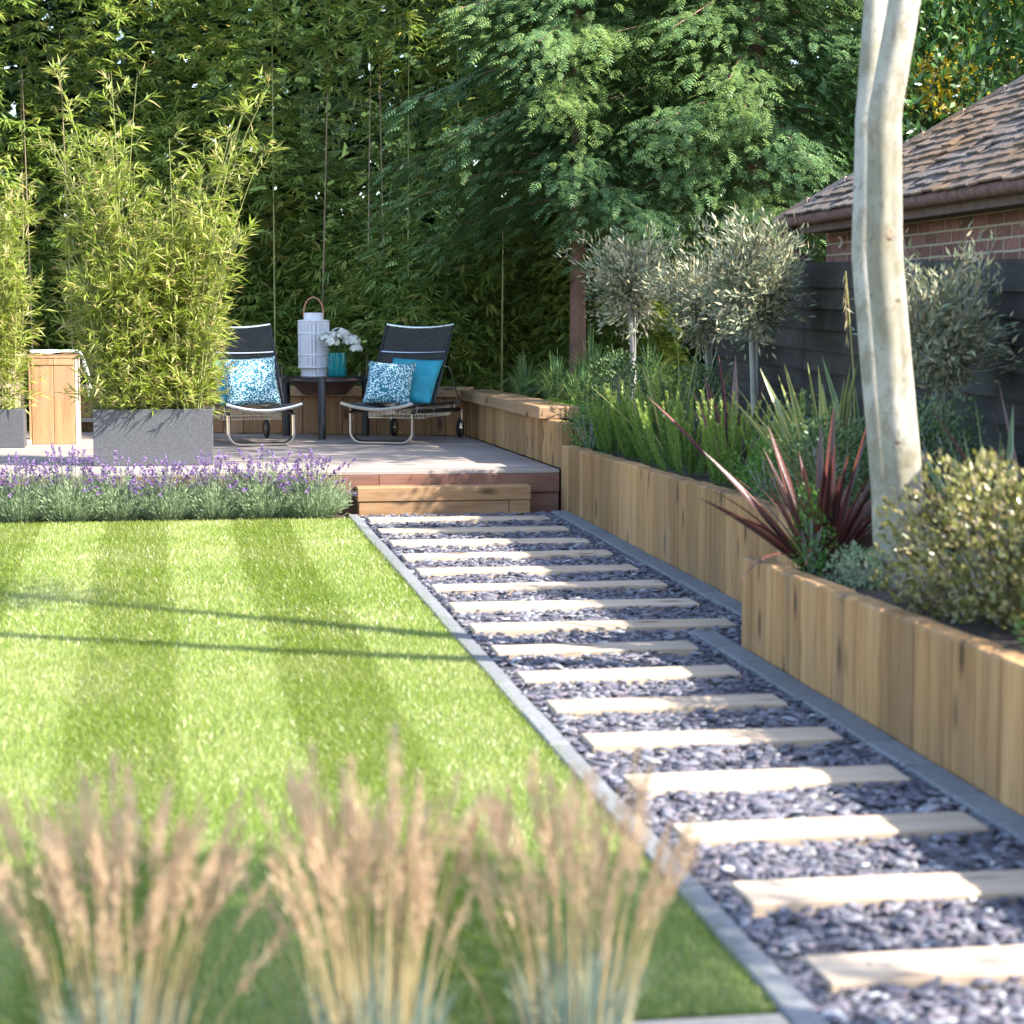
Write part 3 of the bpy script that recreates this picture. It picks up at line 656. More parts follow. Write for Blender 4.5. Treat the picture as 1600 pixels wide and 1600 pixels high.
def cushion(lg, lx, ly, lz, size, tilt, yaw, roll, mat, lab, th=0.075, pin=0.05):
    n = 16; bm = bmesh.new(); h = size / 2; grid = {}
    for s in (1, -1):
        for i in range(n + 1):
            for j in range(n + 1):
                u, v = 2 * i / n - 1, 2 * j / n - 1
                if s == -1 and (i in (0, n) or j in (0, n)): grid[s, i, j] = grid[1, i, j]; continue
                px = u * h * (1 - pin * (1 - v * v)); py = v * h * (1 - pin * (1 - u * u))
                z = th * ((1 - u * u) * (1 - v * v)) ** 0.42 * (1 + 0.10 * math.sin(5 * u + 2 * v) * (1 - u * u))
                grid[s, i, j] = bm.verts.new((px, py, s * z))
    for s in (1, -1):
        for i in range(n):
            for j in range(n):
                q = [grid[s, i, j], grid[s, i + 1, j], grid[s, i + 1, j + 1], grid[s, i, j + 1]]
                if s < 0: q.reverse()
                bm.faces.new(q)
    me = bpy.data.meshes.new('cushion'); bm.to_mesh(me); bm.free(); me.materials.append(mat)
    me.polygons.foreach_set('use_smooth', [True] * len(me.polygons))
    o = link('cushion', me); lgm = Matrix.Translation(lg.location) @ Matrix.Rotation(lg.rotation_euler.z, 4, 'Z')
    # cushion stands on its lower edge, face towards -Y, leaning back by tilt
    o.matrix_world = lgm @ Matrix.Translation((lx, ly, lz)) @ Matrix.Rotation(yaw, 4, 'Z') @ Matrix.Rotation(-tilt, 4, 'X') @ Matrix.Rotation(roll, 4, 'Y') @ Matrix.Translation((0, 0, h)) @ Matrix.Rotation(math.pi / 2, 4, 'X')
    tag(o, lab, 'cushion', 'cushions on the loungers'); return o
cushion(LR, 0.045, 0.49, 0.335, 0.50, R(36), R(-3), R(3), M['teal'], 'plain teal cushion leaning on the right-hand lounger backrest')
cushion(LR, -0.055, 0.27, 0.335, 0.44, R(30), R(8), R(3), M['dots'], 'teal cushion with white dots in front of the plain one on the right-hand lounger', pin=0.09)
cushion(LL, -0.02, 0.49, 0.335, 0.50, R(36), R(3), R(-2), M['teal'], 'plain teal cushion mostly hidden behind a dotted one on the left-hand lounger')
cushion(LL, 0.0, 0.27, 0.335, 0.48, R(28), R(-4), R(-3), M['dots'], 'teal cushion with white dots half behind bamboo leaves on the left-hand lounger', pin=0.07)

tb_ = empty('fire_bowl_table', (1.59, 19.72, 0.301), label='round dark metal bowl table on three thick black legs between the loungers', cat='table')
MB().lathe([(0.19, 0.40), (0.20, 0.395), (0.33, 0.53), (0.365, 0.538), (0.365, 0.55), (0.32, 0.55), (0.19, 0.41)], 40).build('bowl', M['bowl'], tb_, smooth=True)
MB().lathe([(0.30, 0.551), (0.365, 0.551), (0.37, 0.557), (0.365, 0.563), (0.0, 0.563)], 40, cap=False).build('table_top', M['black'], tb_, smooth=True)
for a in (-98, 22, 142): MB().lathe([(0.036, 0), (0.036, 0.565), (0.03, 0.572)], 18, 0.43 * math.cos(R(a)), 0.43 * math.sin(R(a))).build('leg', M['black'], tb_, smooth=True)
ring = [(0.43 * math.cos(a), 0.43 * math.sin(a), 0.53) for a in np.linspace(0, 2 * math.pi, 36, endpoint=False)]
MB().tube(ring, 0.01, 6, closed=True).build('support_ring', M['black'], tb_, smooth=True)

ln = empty('lantern', (1.50, 19.80, 0.866), label='white slatted lantern with a curved brown handle on the table', cat='lantern')
b = MB(); n = 84
for k in range(n):
    a = 2 * math.pi * k / n + random.uniform(-.03, .03)
    b.tube([(0.118 * math.cos(a), 0.118 * math.sin(a), 0.0), (0.118 * math.cos(a), 0.118 * math.sin(a), 0.08)], 0.0052, 4)
    b.tube([(0.142 * math.cos(a), 0.142 * math.sin(a), 0.08), (0.142 * math.cos(a), 0.142 * math.sin(a), 0.52)], 0.006, 4)
b.build('slats', M['lantern'], ln)
def hoop(r, z, t): return [(r * math.cos(a), r * math.sin(a), z) for a in np.linspace(0, 2 * math.pi, 32, endpoint=False)]
for (rr, z) in ((0.118, 0.006), (0.142, 0.085), (0.144, 0.20), (0.144, 0.40), (0.143, 0.515)): MB().tube(hoop(rr, z, 0), 0.008, 6, closed=True).build('hoop', M['lantern'], ln, smooth=True)
MB().lathe([(0.135, 0.50), (0.13, 0.525), (0.092, 0.528), (0.09, 0.59), (0.075, 0.592)], 28).build('collar', M['lantern'], ln, smooth=True)
MB().tube([(0.092 * math.cos(a), 0, 0.58 + 0.155 * math.sin(a)) for a in np.linspace(R(-18), R(198), 20)], 0.0075, 8).build('handle', M['copper'], ln, smooth=True)
MB().lathe([(0.028, 0.0), (0.028, 0.14), (0.0, 0.14)], 14, cap=False).build('candle', M['white'], ln, smooth=True)

vs = empty('vase', (1.70, 19.60, 0.866), label='teal glass vase holding white hydrangeas on the table', cat='vase')
MB().lathe([(0.0, 0.004), (0.075, 0.0), (0.085, 0.01), (0.085, 0.10), (0.083, 0.22), (0.08, 0.22), (0.08, 0.10), (0.078, 0.014), (0.0, 0.012)], 24, cap=False).build('vase_body', M['glass'], vs, smooth=True)
hy = empty('hydrangea_bunch', (1.70, 19.60, 0.88), label='bunch of white hydrangea heads in the teal vase', cat='flowers')
heads = [(-0.10, -0.02, 0.34, 0.082), (0.02, -0.05, 0.37, 0.088), (0.13, -0.03, 0.31, 0.08), (0.06, 0.06, 0.35, 0.08), (-0.04, 0.07, 0.35, 0.07), (-0.05, -0.09, 0.30, 0.06), (0.17, -0.05, 0.24, 0.055)]
for (hx, hy_, hz, hr) in heads:
    n = 46; d = rvec(n); d[:, 2] = np.abs(d[:, 2]) * 0.9 - 0.12; d = unit(d); P = d * hr * np.array([1, 1, 0.75])
    t1 = unit(np.cross(d, rvec(n))); t2 = np.cross(d, t1); parts = []
    for q in range(4):
        a = q * math.pi / 2; dd = t1 * math.cos(a) + t2 * math.sin(a) + d * 0.15
        parts.append(leaves(P, dd, d, 0.024, 0.026, 0.1, pos=0.6))
    v, t, a = cat(parts); link('flower_head', tri_mesh('flower_head', v, t, M['petal'], a), hy, (hx, hy_, hz))
P0 = np.array([[0.0, 0, 0.01]] * 7) + RNG.normal(0, 0.02, (7, 3)) * [1, 1, 0]; P2 = np.array([h[:3] for h in heads]); P1 = (P0 + P2) / 2 + [0, 0, 0.05]
v, t, a = tubes(P0, P1, P2, 0.004, 0.003, 4, 4); link('stems', tri_mesh('stems', v, t, M['hebe'], a), hy)
n = 12; P = np.array([0, 0, 0.22]) + RNG.normal(0, 0.03, (n, 3)); D = rvec(n); D[:, 2] = np.abs(D[:, 2]) * 0.3 - 0.1
v, t, a = leaves(P, D, np.tile([0, 0, 1.0], (n, 1)), 0.15, 0.055); link('leaf_spray', tri_mesh('leaf_spray', v, t, M['pitt'], a), hy)

# planters
def planter(name, x0, x1, y0, y1, z1, lab):
    r = empty(name, ((x0 + x1) / 2, (y0 + y1) / 2, 0.301), label=lab, cat='planter'); w, d, h, t = (x1 - x0) / 2, (y1 - y0) / 2, z1 - 0.301, 0.025
    b = MB(); b.box(-w, w, -d, -d + t, 0, h, 0.004); b.box(-w, w, d - t, d, 0, h, 0.004); b.box(-w, -w + t, -d + t, d - t, 0, h - .0005); b.box(w - t, w, -d + t, d - t, 0, h - .0005); b.box(-w + t, w - t, -d + t, d - t, 0, .03)
    b.build('trough', M['planter'], r); MB().box(-w + t, w - t, -d + t, d - t, 0.03, h - 0.05).build('soil_fill', M['soil'], r); return r
planter('trough_planter', -0.43, 0.45, 15.93, 16.35, 0.722, 'long dark grey trough planter in front of the left lounger, with leaf shadows')
planter('trough_planter', -2.0, -1.075, 18.43, 18.83, 0.63, 'dark grey planter cut off by the left edge of the photo')

# cedar cabinet and its boards, towel
cb = empty('cedar_cabinet', (-0.845, 19.15, 0.301), label='upright cedar board cabinet with towel on top, between the planters', cat='cabinet')
for (x0, x1) in ((-0.19, -0.003), (0.0, 0.178)): MB().box(x0, x1, -0.2, -0.178, 0, 0.69, 0.003).build('board', M['cedar'], cb)
for (x0, x1) in ((-0.19, -0.001), (0.002, 0.178)): MB().box(x0, x1, -0.206, -0.178, 0.694, 0.752, 0.003).build('rail', M['cedar'], cb)
MB().box(-0.22, 0.212, -0.21, 0.5, 0.755, 0.775, 0.003).build('top_board', M['cedar'], cb)
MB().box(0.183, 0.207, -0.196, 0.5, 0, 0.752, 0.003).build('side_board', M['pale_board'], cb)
MB().box(-0.215, -0.193, -0.196, 0.5, 0, 0.752, 0.003).build('side_board', M['cedar'], cb)
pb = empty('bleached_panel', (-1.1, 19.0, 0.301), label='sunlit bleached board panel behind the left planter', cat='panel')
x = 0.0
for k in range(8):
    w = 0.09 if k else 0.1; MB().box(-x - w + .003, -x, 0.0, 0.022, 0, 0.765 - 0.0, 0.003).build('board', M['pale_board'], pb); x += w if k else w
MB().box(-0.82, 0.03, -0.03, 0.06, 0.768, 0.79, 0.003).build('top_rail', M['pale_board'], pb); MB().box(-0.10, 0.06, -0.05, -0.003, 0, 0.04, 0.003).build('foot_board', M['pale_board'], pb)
def towel():
    # drawn over the cabinet top and down its right side
    path = [(-0.26, 0.0)] + [(-0.2 + 0.04 * i, 0.006) for i in range(11)] + [(0.222, 0.0), (0.232, -0.02)] + [(0.236 + 0.006 * i, -0.02 - 0.035 * i) for i in range(1, 9)]
    path = path[1:]
    ny = 22; V, Fq = [], []
    for i, (x, z) in enumerate(path):
        for j in range(ny + 1):
            y = -0.16 + 0.32 * j / ny; fold = 0.02 * math.sin(j * 1.3 + x * 6) + 0.006 * math.sin(j * 2.9 + 1)
            hang = max(0, -z) * 2
            V.append((x + (abs(fold) + 0.004) * (1 if z < -0.01 else 0) * (1 + hang), y * (1 - 0.2 * hang), z + (abs(fold) * 1.3 + 0.006 if z > -0.01 else 0)))
    for i in range(len(path) - 1):
        for j in range(ny): a = i * (ny + 1) + j; Fq.append((a, a + 1, a + ny + 2, a + ny + 1))
    me = bpy.data.meshes.new('towel'); me.from_pydata(V, [], Fq); me.materials.append(M['towel']); me.polygons.foreach_set('use_smooth', [True] * len(Fq))
    o = link('towel', me, None, (-0.845, 19.09, 1.078)); sm = o.modifiers.new('thick', 'SOLIDIFY'); sm.thickness = 0.006
    tag(o, 'white towel with green stripe draped over the cedar cabinet', 'towel')
    b = MB()
    for j in range(24): y = -0.125 + 0.25 * j / 23; b.tube([(0.297, y, -0.29), (0.30 + random.uniform(-.005, .01), y + random.uniform(-.01, .01), -0.36)], 0.004, 4)
    b.build('fringe', M['white'], o)
towel()

# ---------------------------------------------------------------- bamboo in planters
def bamboo_clump(loc, w, d, height, n_culm, lab, spread, seed_h=None):
    r = empty('potted_bamboo', loc, label=lab, cat='bamboo')
    n = n_culm
    P0 = np.stack([RNG.uniform(-w, w, n), RNG.uniform(-d, d, n), np.full(n, -0.05)], 1)
    out = P0[:, :2] / np.array([w, d]) * np.array([spread, 0.25]) + RNG.normal(0, 0.16, (n, 2))
    H = height * (0.38 + 0.62 * RNG.random(n) ** 0.8)
    if seed_h is not None: H = H * seed_h(P0[:, 0] / w)
    P2 = np.stack([P0[:, 0] + out[:, 0] * H / height, P0[:, 1] + out[:, 1] * H / height, H], 1)
    P1 = np.stack([P0[:, 0] + out[:, 0] * 0.15, P0[:, 1] + out[:, 1] * 0.15, H * 0.6], 1)
    v, t, a = tubes(P0, P1, P2, 0.005, 0.002, 6, 4); link('canes', tri_mesh('canes', v, t, M['gcane'], a), r)
    parts = []; bp0, bp2 = [], []
    m = n * 34
    i = RNG.integers(0, n, m); tt = RNG.uniform(0.02, 1.0, m)
    B = bez(P0[i], P1[i], P2[i], tt); az = RNG.uniform(0, 2 * math.pi, m); bl = RNG.uniform(0.10, 0.34, m) * (1.05 - 0.4 * tt)
    bd = np.stack([np.cos(az) * 0.75, np.sin(az) * 0.75, RNG.uniform(0.1, 1.0, m)], 1); bd = unit(bd); E = B + bd * bl[:, None]; E[:, 2] -= 0.25 * bl ** 2
    v, t, a = tubes(B, (B + E) / 2 + [0, 0, 0.01], E, 0.0022, 0.001, 2, 3); link('twigs', tri_mesh('twigs', v, t, M['gcane'], a), r)
    for q in range(8):
        f = RNG.uniform(0.35, 1.0, m)[:, None]; P = B * (1 - f) + E * f
        D = unit(bd + rvec(m) * 0.75 + np.array([0, 0, -0.12])); L = RNG.uniform(0.065, 0.135, m)
        parts.append(leaves(P, D, np.tile([0, 0, 1.0], (m, 1)) + rvec(m) * 0.5, L, L * 0.13 + 0.002, 0.15, RNG.random(m) ** 1.25, 0.10, 0.35))
    v, t, a = cat(parts); link('foliage', tri_mesh('foliage', v, t, M['bamboo'], a), r)
    return r
RNG = np.random.default_rng(5)
bamboo_clump((0.01, 16.14, 0.67), 0.37, 0.15, 2.62, 76, 'bright yellow-green bamboo growing from the long grey trough planter', 0.5, lambda u: 0.60 + 0.42 * np.exp(-((u + 0.62) / 0.3) ** 2) + 0.36 * np.exp(-((u - 0.72) / 0.33) ** 2))
bamboo_clump((-1.52, 18.63, 0.58), 0.44, 0.15, 2.15, 56, 'yellow-green bamboo in the planter at the left edge', 0.22)

# ---------------------------------------------------------------- bamboo hedge
def hedge():
    r = empty('bamboo_hedge', (0.5, 21.6, gz(21.6)), label='tall dark green bamboo hedge filling the background behind the deck', cat='hedge')
    base = np.array(r.location)
    n = 24000
    X = RNG.uniform(-4.2, 5.2, n); Z = np.where(RNG.random(n) < 0.3, RNG.uniform(0.3, 2.2, n), RNG.uniform(0.05, 5.6, n))
    yf = 19.75 + (2.93 - np.clip(X, -0.8, 3.3)) * math.tan(R(22)) + 0.42 - 0.5 * np.clip(-0.8 - X, 0, 2.2)
    Q = np.stack([X, yf * 0, Z], 1); surf = 0.42 * lumps(Q, 2.2) + 0.18 * lumps(Q + 7, 5.0)
    dep = RNG.random(n) ** 1.6 * 0.9
    Y = yf + 0.35 + surf + dep - 0.10 * np.clip(Z - 2, 0, 3)
    P = np.stack([X, Y, Z], 1) - base; parts = []
    out = unit(np.stack([RNG.normal(0, 0.7, n) - 0.2, -np.abs(RNG.normal(0.8, 0.5, n)), RNG.normal(0.1, 0.4, n)], 1))
    crnd = RNG.random(n)
    side = unit(np.cross(out, np.array([0, 0, 1.0])))
    for q in range(7):
        fan = (q - 3) / 3 * 1.15 + RNG.normal(0, 0.15, n)
        D = out * np.cos(fan)[:, None] + side * np.sin(fan)[:, None] + np.array([0, 0, -0.22]) + rvec(n) * 0.32
        L = RNG.uniform(0.10, 0.185, n)
        parts.append(leaves(P, D, np.tile([0, -0.3, 1.0], (n, 1)) + rvec(n) * 0.35, L, L * 0.15 + 0.003, 0.12, np.clip(0.72 * crnd + 0.25 * RNG.random(n) + (RNG.random(n) < 0.012) * 0.6, 0, 1), 0.12, 0.38))
    v, t, a = cat(parts); link('foliage', tri_mesh('foliage', v, t, M['hedge'], a), r)
    for k in range(13):
        x = random.uniform(-4, 4.6); x = max(x, -3.2); yy = back_y(min(max(x, -0.8), 3.2)) - 0.5 * max(0, -0.8 - x) + 0.42 + random.uniform(0.1, 0.6); h = random.uniform(3.0, 5.8); ln_ = random.uniform(-.14, .14)
        pts = [(x + ln_ * f, yy - 0.15 * f * f, h * f) for f in (0, .25, .5, .75, 1)]
        MB().tube([tuple(np.array(p) - base) for p in pts], [0.009, 0.009, 0.008, 0.006, 0.003], 6).build('cane', M['cane'] if k % 3 else M['gcane'], r, smooth=True)
hedge()
def tree_belt():
    n = 60000; X = RNG.uniform(-9, 14, n); Z = np.where(RNG.random(n) < 0.4, RNG.uniform(0, 2.5, n), RNG.uniform(0, 8.5, n)); Y = 24.3 + 0.8 * lumps(np.stack([X, X * 0, Z], 1), 0.9) + RNG.random(n) * 1.6
    P = np.stack([X, Y, Z], 1); D = rvec(n); D[:, 1] -= 0.3
    v, t, a = leaves(P, D, rvec(n) + [0, -0.8, 0.4], RNG.uniform(0.28, 0.5, n), 0.24)
    tag(link('evergreen_belt', tri_mesh('evergreen_belt', v, t, M['belt'], a)), 'dense dark evergreen growth far behind the hedge', 'trees', kind='stuff')
tree_belt()

# ---------------------------------------------------------------- yew trees
def spray_proto():
    P, D, L, W = [], [], [], []
    for i in range(4):
        f = 0.08 + 0.21 * i
        for s in (-1, 1):
            P.append((f, 0, -0.22 * f * f)); D.append((0.75, s * 0.8, -0.12 - 0.2 * f)); L.append(0.42 * (1.05 - 0.7 * f)); W.append(0.105)
    P.append((0, 0, 0)); D.append((1, 0, -0.1)); L.append(0.55); W.append(0.04)
    P.append((0.5, 0, -0.055)); D.append((1, 0, -0.35)); L.append(0.55); W.append(0.06)
    P, D = np.array(P), np.array(D)
    return leaves(P, D, np.tile([0, 0, 1.0], (len(P), 1)), np.array(L), np.array(W), 0.06, np.zeros(len(P)), 0.08, 0.45)
SPV, SPT, _ = spray_proto()
def sprays(P, D, N, S, rnd):
    n = len(P); D = unit(D); N = unit(N - D * (N * D).sum(1, keepdims=True)); Y = np.cross(N, D)
    V = (P[:, None] + S[:, None, None] * (SPV[None, :, 0:1] * D[:, None] + SPV[None, :, 1:2] * Y[:, None] + SPV[None, :, 2:3] * N[:, None])).reshape(-1, 3)
    T = ((np.arange(n) * len(SPV))[:, None, None] + SPT[None]).reshape(-1, 3)
    return V, T, np.clip(np.repeat(rnd, len(SPT)) + RNG.normal(0, 0.1, n * len(SPT)), 0, 1)
def yew(loc, tr, h, z0, rad, nb, lab, bias=(0, 0), lean=(0, 0)):
    r = empty('yew_tree', loc, label=lab, cat='tree', group='yew trees behind the deck')
    pts = [(lean[0] * f, lean[1] * f, h * 0.9 * f - 0.05) for f in (0, .1, .3, .6, 1)]
    MB().tube(pts, [tr * 1.15, tr, tr * .9, tr * .6, tr * .2], 12).build('trunk', M['yewbark'], r, smooth=True)
    parts = []; bm = MB()
    for k in range(nb):
        f = ((k + 0.5) / nb) ** 0.9; z = z0 + (h - z0) * f; az = k * 2.4 + random.uniform(-.4, .4)
        L = rad * (0.55 + 0.45 * math.sin(math.pi * min(1, 0.25 + 0.75 * f))) * (1.05 - 0.62 * f) * random.uniform(0.7, 1.1)
        dx, dy = math.cos(az), math.sin(az)
        p0 = np.array([lean[0] * z / h, lean[1] * z / h, z]); p2 = p0 + np.array([dx * L + bias[0] * L / rad, dy * L + bias[1] * L / rad, -0.16 * L - random.uniform(0, .25)]); p1 = (p0 + p2) / 2 + np.array([0, 0, 0.16 * L])
        bm.tube([tuple(p0), tuple(0.25 * p0 + 0.5 * p1 + 0.25 * p2), tuple(p2)], [0.011, 0.007, 0.003], 5)
        n = int(200 * L); t = RNG.uniform(0.03, 1.0, n) ** 0.75; B = bez(p0[None], p1[None], p2[None], t)
        side = np.array([-dy, dx, 0]); off = RNG.normal(0, 0.30, n) * (0.4 + 0.6 * (1 - t)); B = B + side * off[:, None]; B[:, 2] -= 0.32 * np.abs(off) + RNG.exponential(0.15, n) - 0.05
        D = np.array([dx, dy, -0.4]) + side * (off * 2.2)[:, None] + rvec(n) * 0.35
        cl = random.uniform(0.1, 0.62)
        parts.append(sprays(B, D, np.tile([0, 0, 1.0], (n, 1)) + rvec(n) * 0.4, RNG.uniform(0.10, 0.185, n), cl + 0.3 * t + RNG.normal(0, .07, n)))
    bm.build('limbs', M['yewbark'], r)
    v, t, a = cat(parts); link('crown', tri_mesh('crown', v, t, M['yew'], a), r)
yew((3.85, 19.0, 0.62), 0.075, 6.6, 1.75, 1.8, 74, 'yew tree with slender red trunk rising beside the deck wall', bias=(-0.15, -0.6))
yew((4.72, 21.0, 0.62), 0.075, 7.2, 1.7, 2.2, 84, 'yew tree with dark trunk just behind the nearer red one', bias=(0.5, 0))
yew((5.3, 18.3, gz(18.3)), 0.10, 7.2, 2.3, 1.9, 84, 'yew tree with drooping bright sprays above the outbuilding corner', bias=(-0.3, -0.2))

# laurel behind the roof
def blob_foliage(n, c, rad, L, W, shell=0.55, up=0.3, freq=3.0, amp=0.18, flat=0.0):
    d = rvec(n); rr = (shell + (1 - shell) * RNG.random(n) ** 0.5)[:, None]
    k = 1 + amp * lumps(d * 2.0 + np.array(c), freq)[:, None]
    P = d * rr * k * np.array(rad) + np.array(c)
    D = unit(d * 0.7 + rvec(n) * 0.8 + np.array([0, 0, up])); N = unit(d + rvec(n) * 0.6 + np.array([0, 0, 0.6]))
    return leaves(P, D, N, RNG.uniform(0.7, 1.2, n) * L, RNG.uniform(0.8, 1.15, n) * W, 0.12)
lr = empty('laurel_tree', (7.9, 17.6, gz(17.6)), label='broad-leaved laurel tree behind the tiled roof', cat='tree')
parts = [blob_foliage(7500, c, rad, 0.115, 0.042, 0.6) for c, rad in (((-1.1, 0, 3.0), (1.2, 1.1, 1.5)), ((0.4, -0.4, 3.6), (1.4, 1.2, 1.6)), ((1.5, 0.2, 2.6), (1.4, 1.2, 1.6)), ((-0.3, 0.6, 5.2), (1.7, 1.2, 1.5)))] + [blob_foliage(3000, (-1.5, -3.3, 5.3), (1.7, 1.35, 0.9), 0.15, 0.06, 0.2)]  # last blob is an unseen bough added over the roof to shade the deck
v, t, a = cat(parts); link('crown', tri_mesh('crown', v, t, M['laurel'], a), lr)
MB().tube([(0, 0, 0), (0.1, 0, 2), (-0.2, 0.2, 4.5)], [0.13, 0.1, 0.04], 10).tube([(0.0, 0, 3.2), (-0.6, -1.4, 4.8), (-1.8, -3.8, 5.5)], [0.08, 0.06, 0.02], 8).build('trunk', M['yewbark'], lr, smooth=True)  # second tube is the limb for the added shading bough
gd = empty('golden_tree', (9.4, 22.5, gz(22.5)), label='golden-leaved tree peeping above the laurel at the top edge', cat='tree')
v, t, a = blob_foliage(5200, (0, 0, 4.6), (1.5, 1.0, 1.3), 0.13, 0.07); link('crown', tri_mesh('crown', v, t, M['gold'], a), gd)
MB().tube([(0, 0, 0), (0, 0, 4.2)], [0.1, 0.05], 8).build('trunk', M['yewbark'], gd)

# ---------------------------------------------------------------- pale-trunked tree
STEM_A = [(0.055, 0.06, -0.2), (0.05, 0.12, 0.1), (0.042, 0.164, 0.38), (0.012, 0.235, 0.85), (-0.014, 0.31, 1.36), (0.027, 0.4, 1.95), (0.056, 0.472, 2.44), (0.10, 0.62, 3.4), (0.15, 0.8, 4.6)]
STEM_B = [(0.05, -0.05, -0.2), (0.025, -0.09, 0.1), (-0.013, -0.139, 0.41), (-0.08, -0.2, 0.85), (-0.156, -0.27, 1.34), (-0.19, -0.345, 1.88), (-0.141, -0.405, 2.3), (-0.05, -0.56, 3.4), (0.05, -0.75, 4.6)]
def pale_tree():
    r = empty('pale_trunk_tree', (3.0, 8.25, 0.285), label='pale smooth-barked tree with forked trunk rising from the nearer bed', cat='tree')
    def stem(pts, rad, name, lob=0.0):
        b = bmesh.new(); N = 64; S = 28; rings = []
        P = np.array(pts); tt = np.linspace(0, 1, len(P)); rad = np.array(rad)
        for i in range(N):
            f = i / (N - 1); c = [np.interp(f, tt, P[:, k]) for k in range(3)]; q = np.interp(f, tt, rad); ring = []
            for s in range(S):
                a = 2 * math.pi * s / S
                g = 1 + lob * (0.10 * math.cos(2 * (a - 0.35) + 0.5 * f) - 0.13 * max(0, math.cos(a + 1.45 - 0.25 * f)) ** 10) + 0.02 * math.sin(3 * a + 9 * f) + 0.018 * math.sin(13 * f + 2 * a)
                # branch scars
                for (kf, ka, kr) in ((0.30, -1.35, .16), (0.55, -1.9, .10), (0.62, 3.4, .16), (0.42, -1.7, .08), (0.16, -1.2, .08)):
                    dd = ((f - kf) / 0.018) ** 2 + ((((a - ka + math.pi) % (2 * math.pi)) - math.pi) / 0.3) ** 2
                    g += kr * math.exp(-dd) * lob
                ring.append(b.verts.new((c[0] + q * g * math.cos(a), c[1] + q * g * math.sin(a), c[2])))
            rings.append(ring)
        for i in range(N - 1):
            for s in range(S): b.faces.new((rings[i][s], rings[i][(s + 1) % S], rings[i + 1][(s + 1) % S], rings[i + 1][s]))
        me = bpy.data.meshes.new(name); b.to_mesh(me); b.free(); me.materials.append(M['birch']); me.polygons.foreach_set('use_smooth', [True] * len(me.polygons))
        return link(name, me, r)
    stem(STEM_A, [0.10, 0.086, 0.079, 0.075, 0.073, 0.070, 0.050, 0.046, 0.036], 'trunk', 1.0)
    stem(STEM_B, [0.10, 0.083, 0.075, 0.071, 0.068, 0.060, 0.058, 0.05, 0.04], 'fork', 1.0)
    for (kx, ky, kz_, kr) in ((-0.165, -0.334, 1.43, 0.024), (-0.045, -0.226, 0.61, 0.011), (0.01, -0.205, 0.38, 0.012), (-0.11, -0.275, 0.974, 0.009)):
        MB().lathe([(kr * 1.25, -0.012), (kr * 1.15, 0.0), (kr * 0.85, 0.004), (kr * 0.4, 0.003), (0.001, 0.004)], 12).build('branch_scar', M['scar'], r, (kx, ky, kz_), (math.pi / 2, random.uniform(-.5, .5), 0.1), smooth=True).scale = (0.85, 1.3, 1)
    bmb = MB(); parts = []
    for k in range(26):
        az = k * 2.4; z = random.uniform(3.6, 6.0); L = random.uniform(0.8, 1.9); p0 = np.array([random.uniform(-.15, .2), random.uniform(-.3, .3), min(z, 4.5)]); p2 = p0 + np.array([math.cos(az) * L, math.sin(az) * L, z - min(z, 4.5) + random.uniform(0.3, 1.2)])
        bmb.tube([tuple(p0), tuple((p0 + p2) / 2 + [0, 0, .1]), tuple(p2)], [0.03, 0.016, 0.004], 5)
        n = 170; f = RNG.uniform(0.3, 1.05, n)[:, None]; P = p0 * (1 - f) + p2 * f + RNG.normal(0, 0.2, (n, 3)); parts.append(leaves(P, rvec(n) + [0, 0, -.5], rvec(n) + [0, 0, 1], 0.075, 0.05))
    bmb.build('limbs', M['birch'], r); v, t, a = cat(parts); link('crown', tri_mesh('crown', v, t, M['birchleaf'], a), r)
pale_tree()
# tree standing outside the frame, whose shade lies on the near lawn
def shade_tree():
    r = empty('garden_tree', (4.9, 2.2, 0.28), label='leafy tree outside the frame that shades the near lawn', cat='tree')
    parts = [blob_foliage(3400, c, rad, 0.10, 0.06, 0.3) for c, rad in (((-1.2, 0.25, 3.7), (1.0, 0.62, 0.6)), ((0.1, 0.2, 4.1), (1.1, 0.75, 0.8)), ((-2.2, 0.3, 3.6), (0.8, 0.55, 0.5)))]
    v, t, a = cat(parts); link('crown', tri_mesh('crown', v, t, M['birchleaf'], a), r)
    MB().tube([(0, 0, 0), (0, 0, 2.6), (-0.3, .1, 4)], [0.12, 0.1, 0.05], 8).tube([(0, 0, 2.6), (-1.2, .25, 3.5), (-2.4, .3, 3.6)], [0.07, 0.05, 0.02], 6).build('trunk', M['olivebark'], r)
shade_tree()

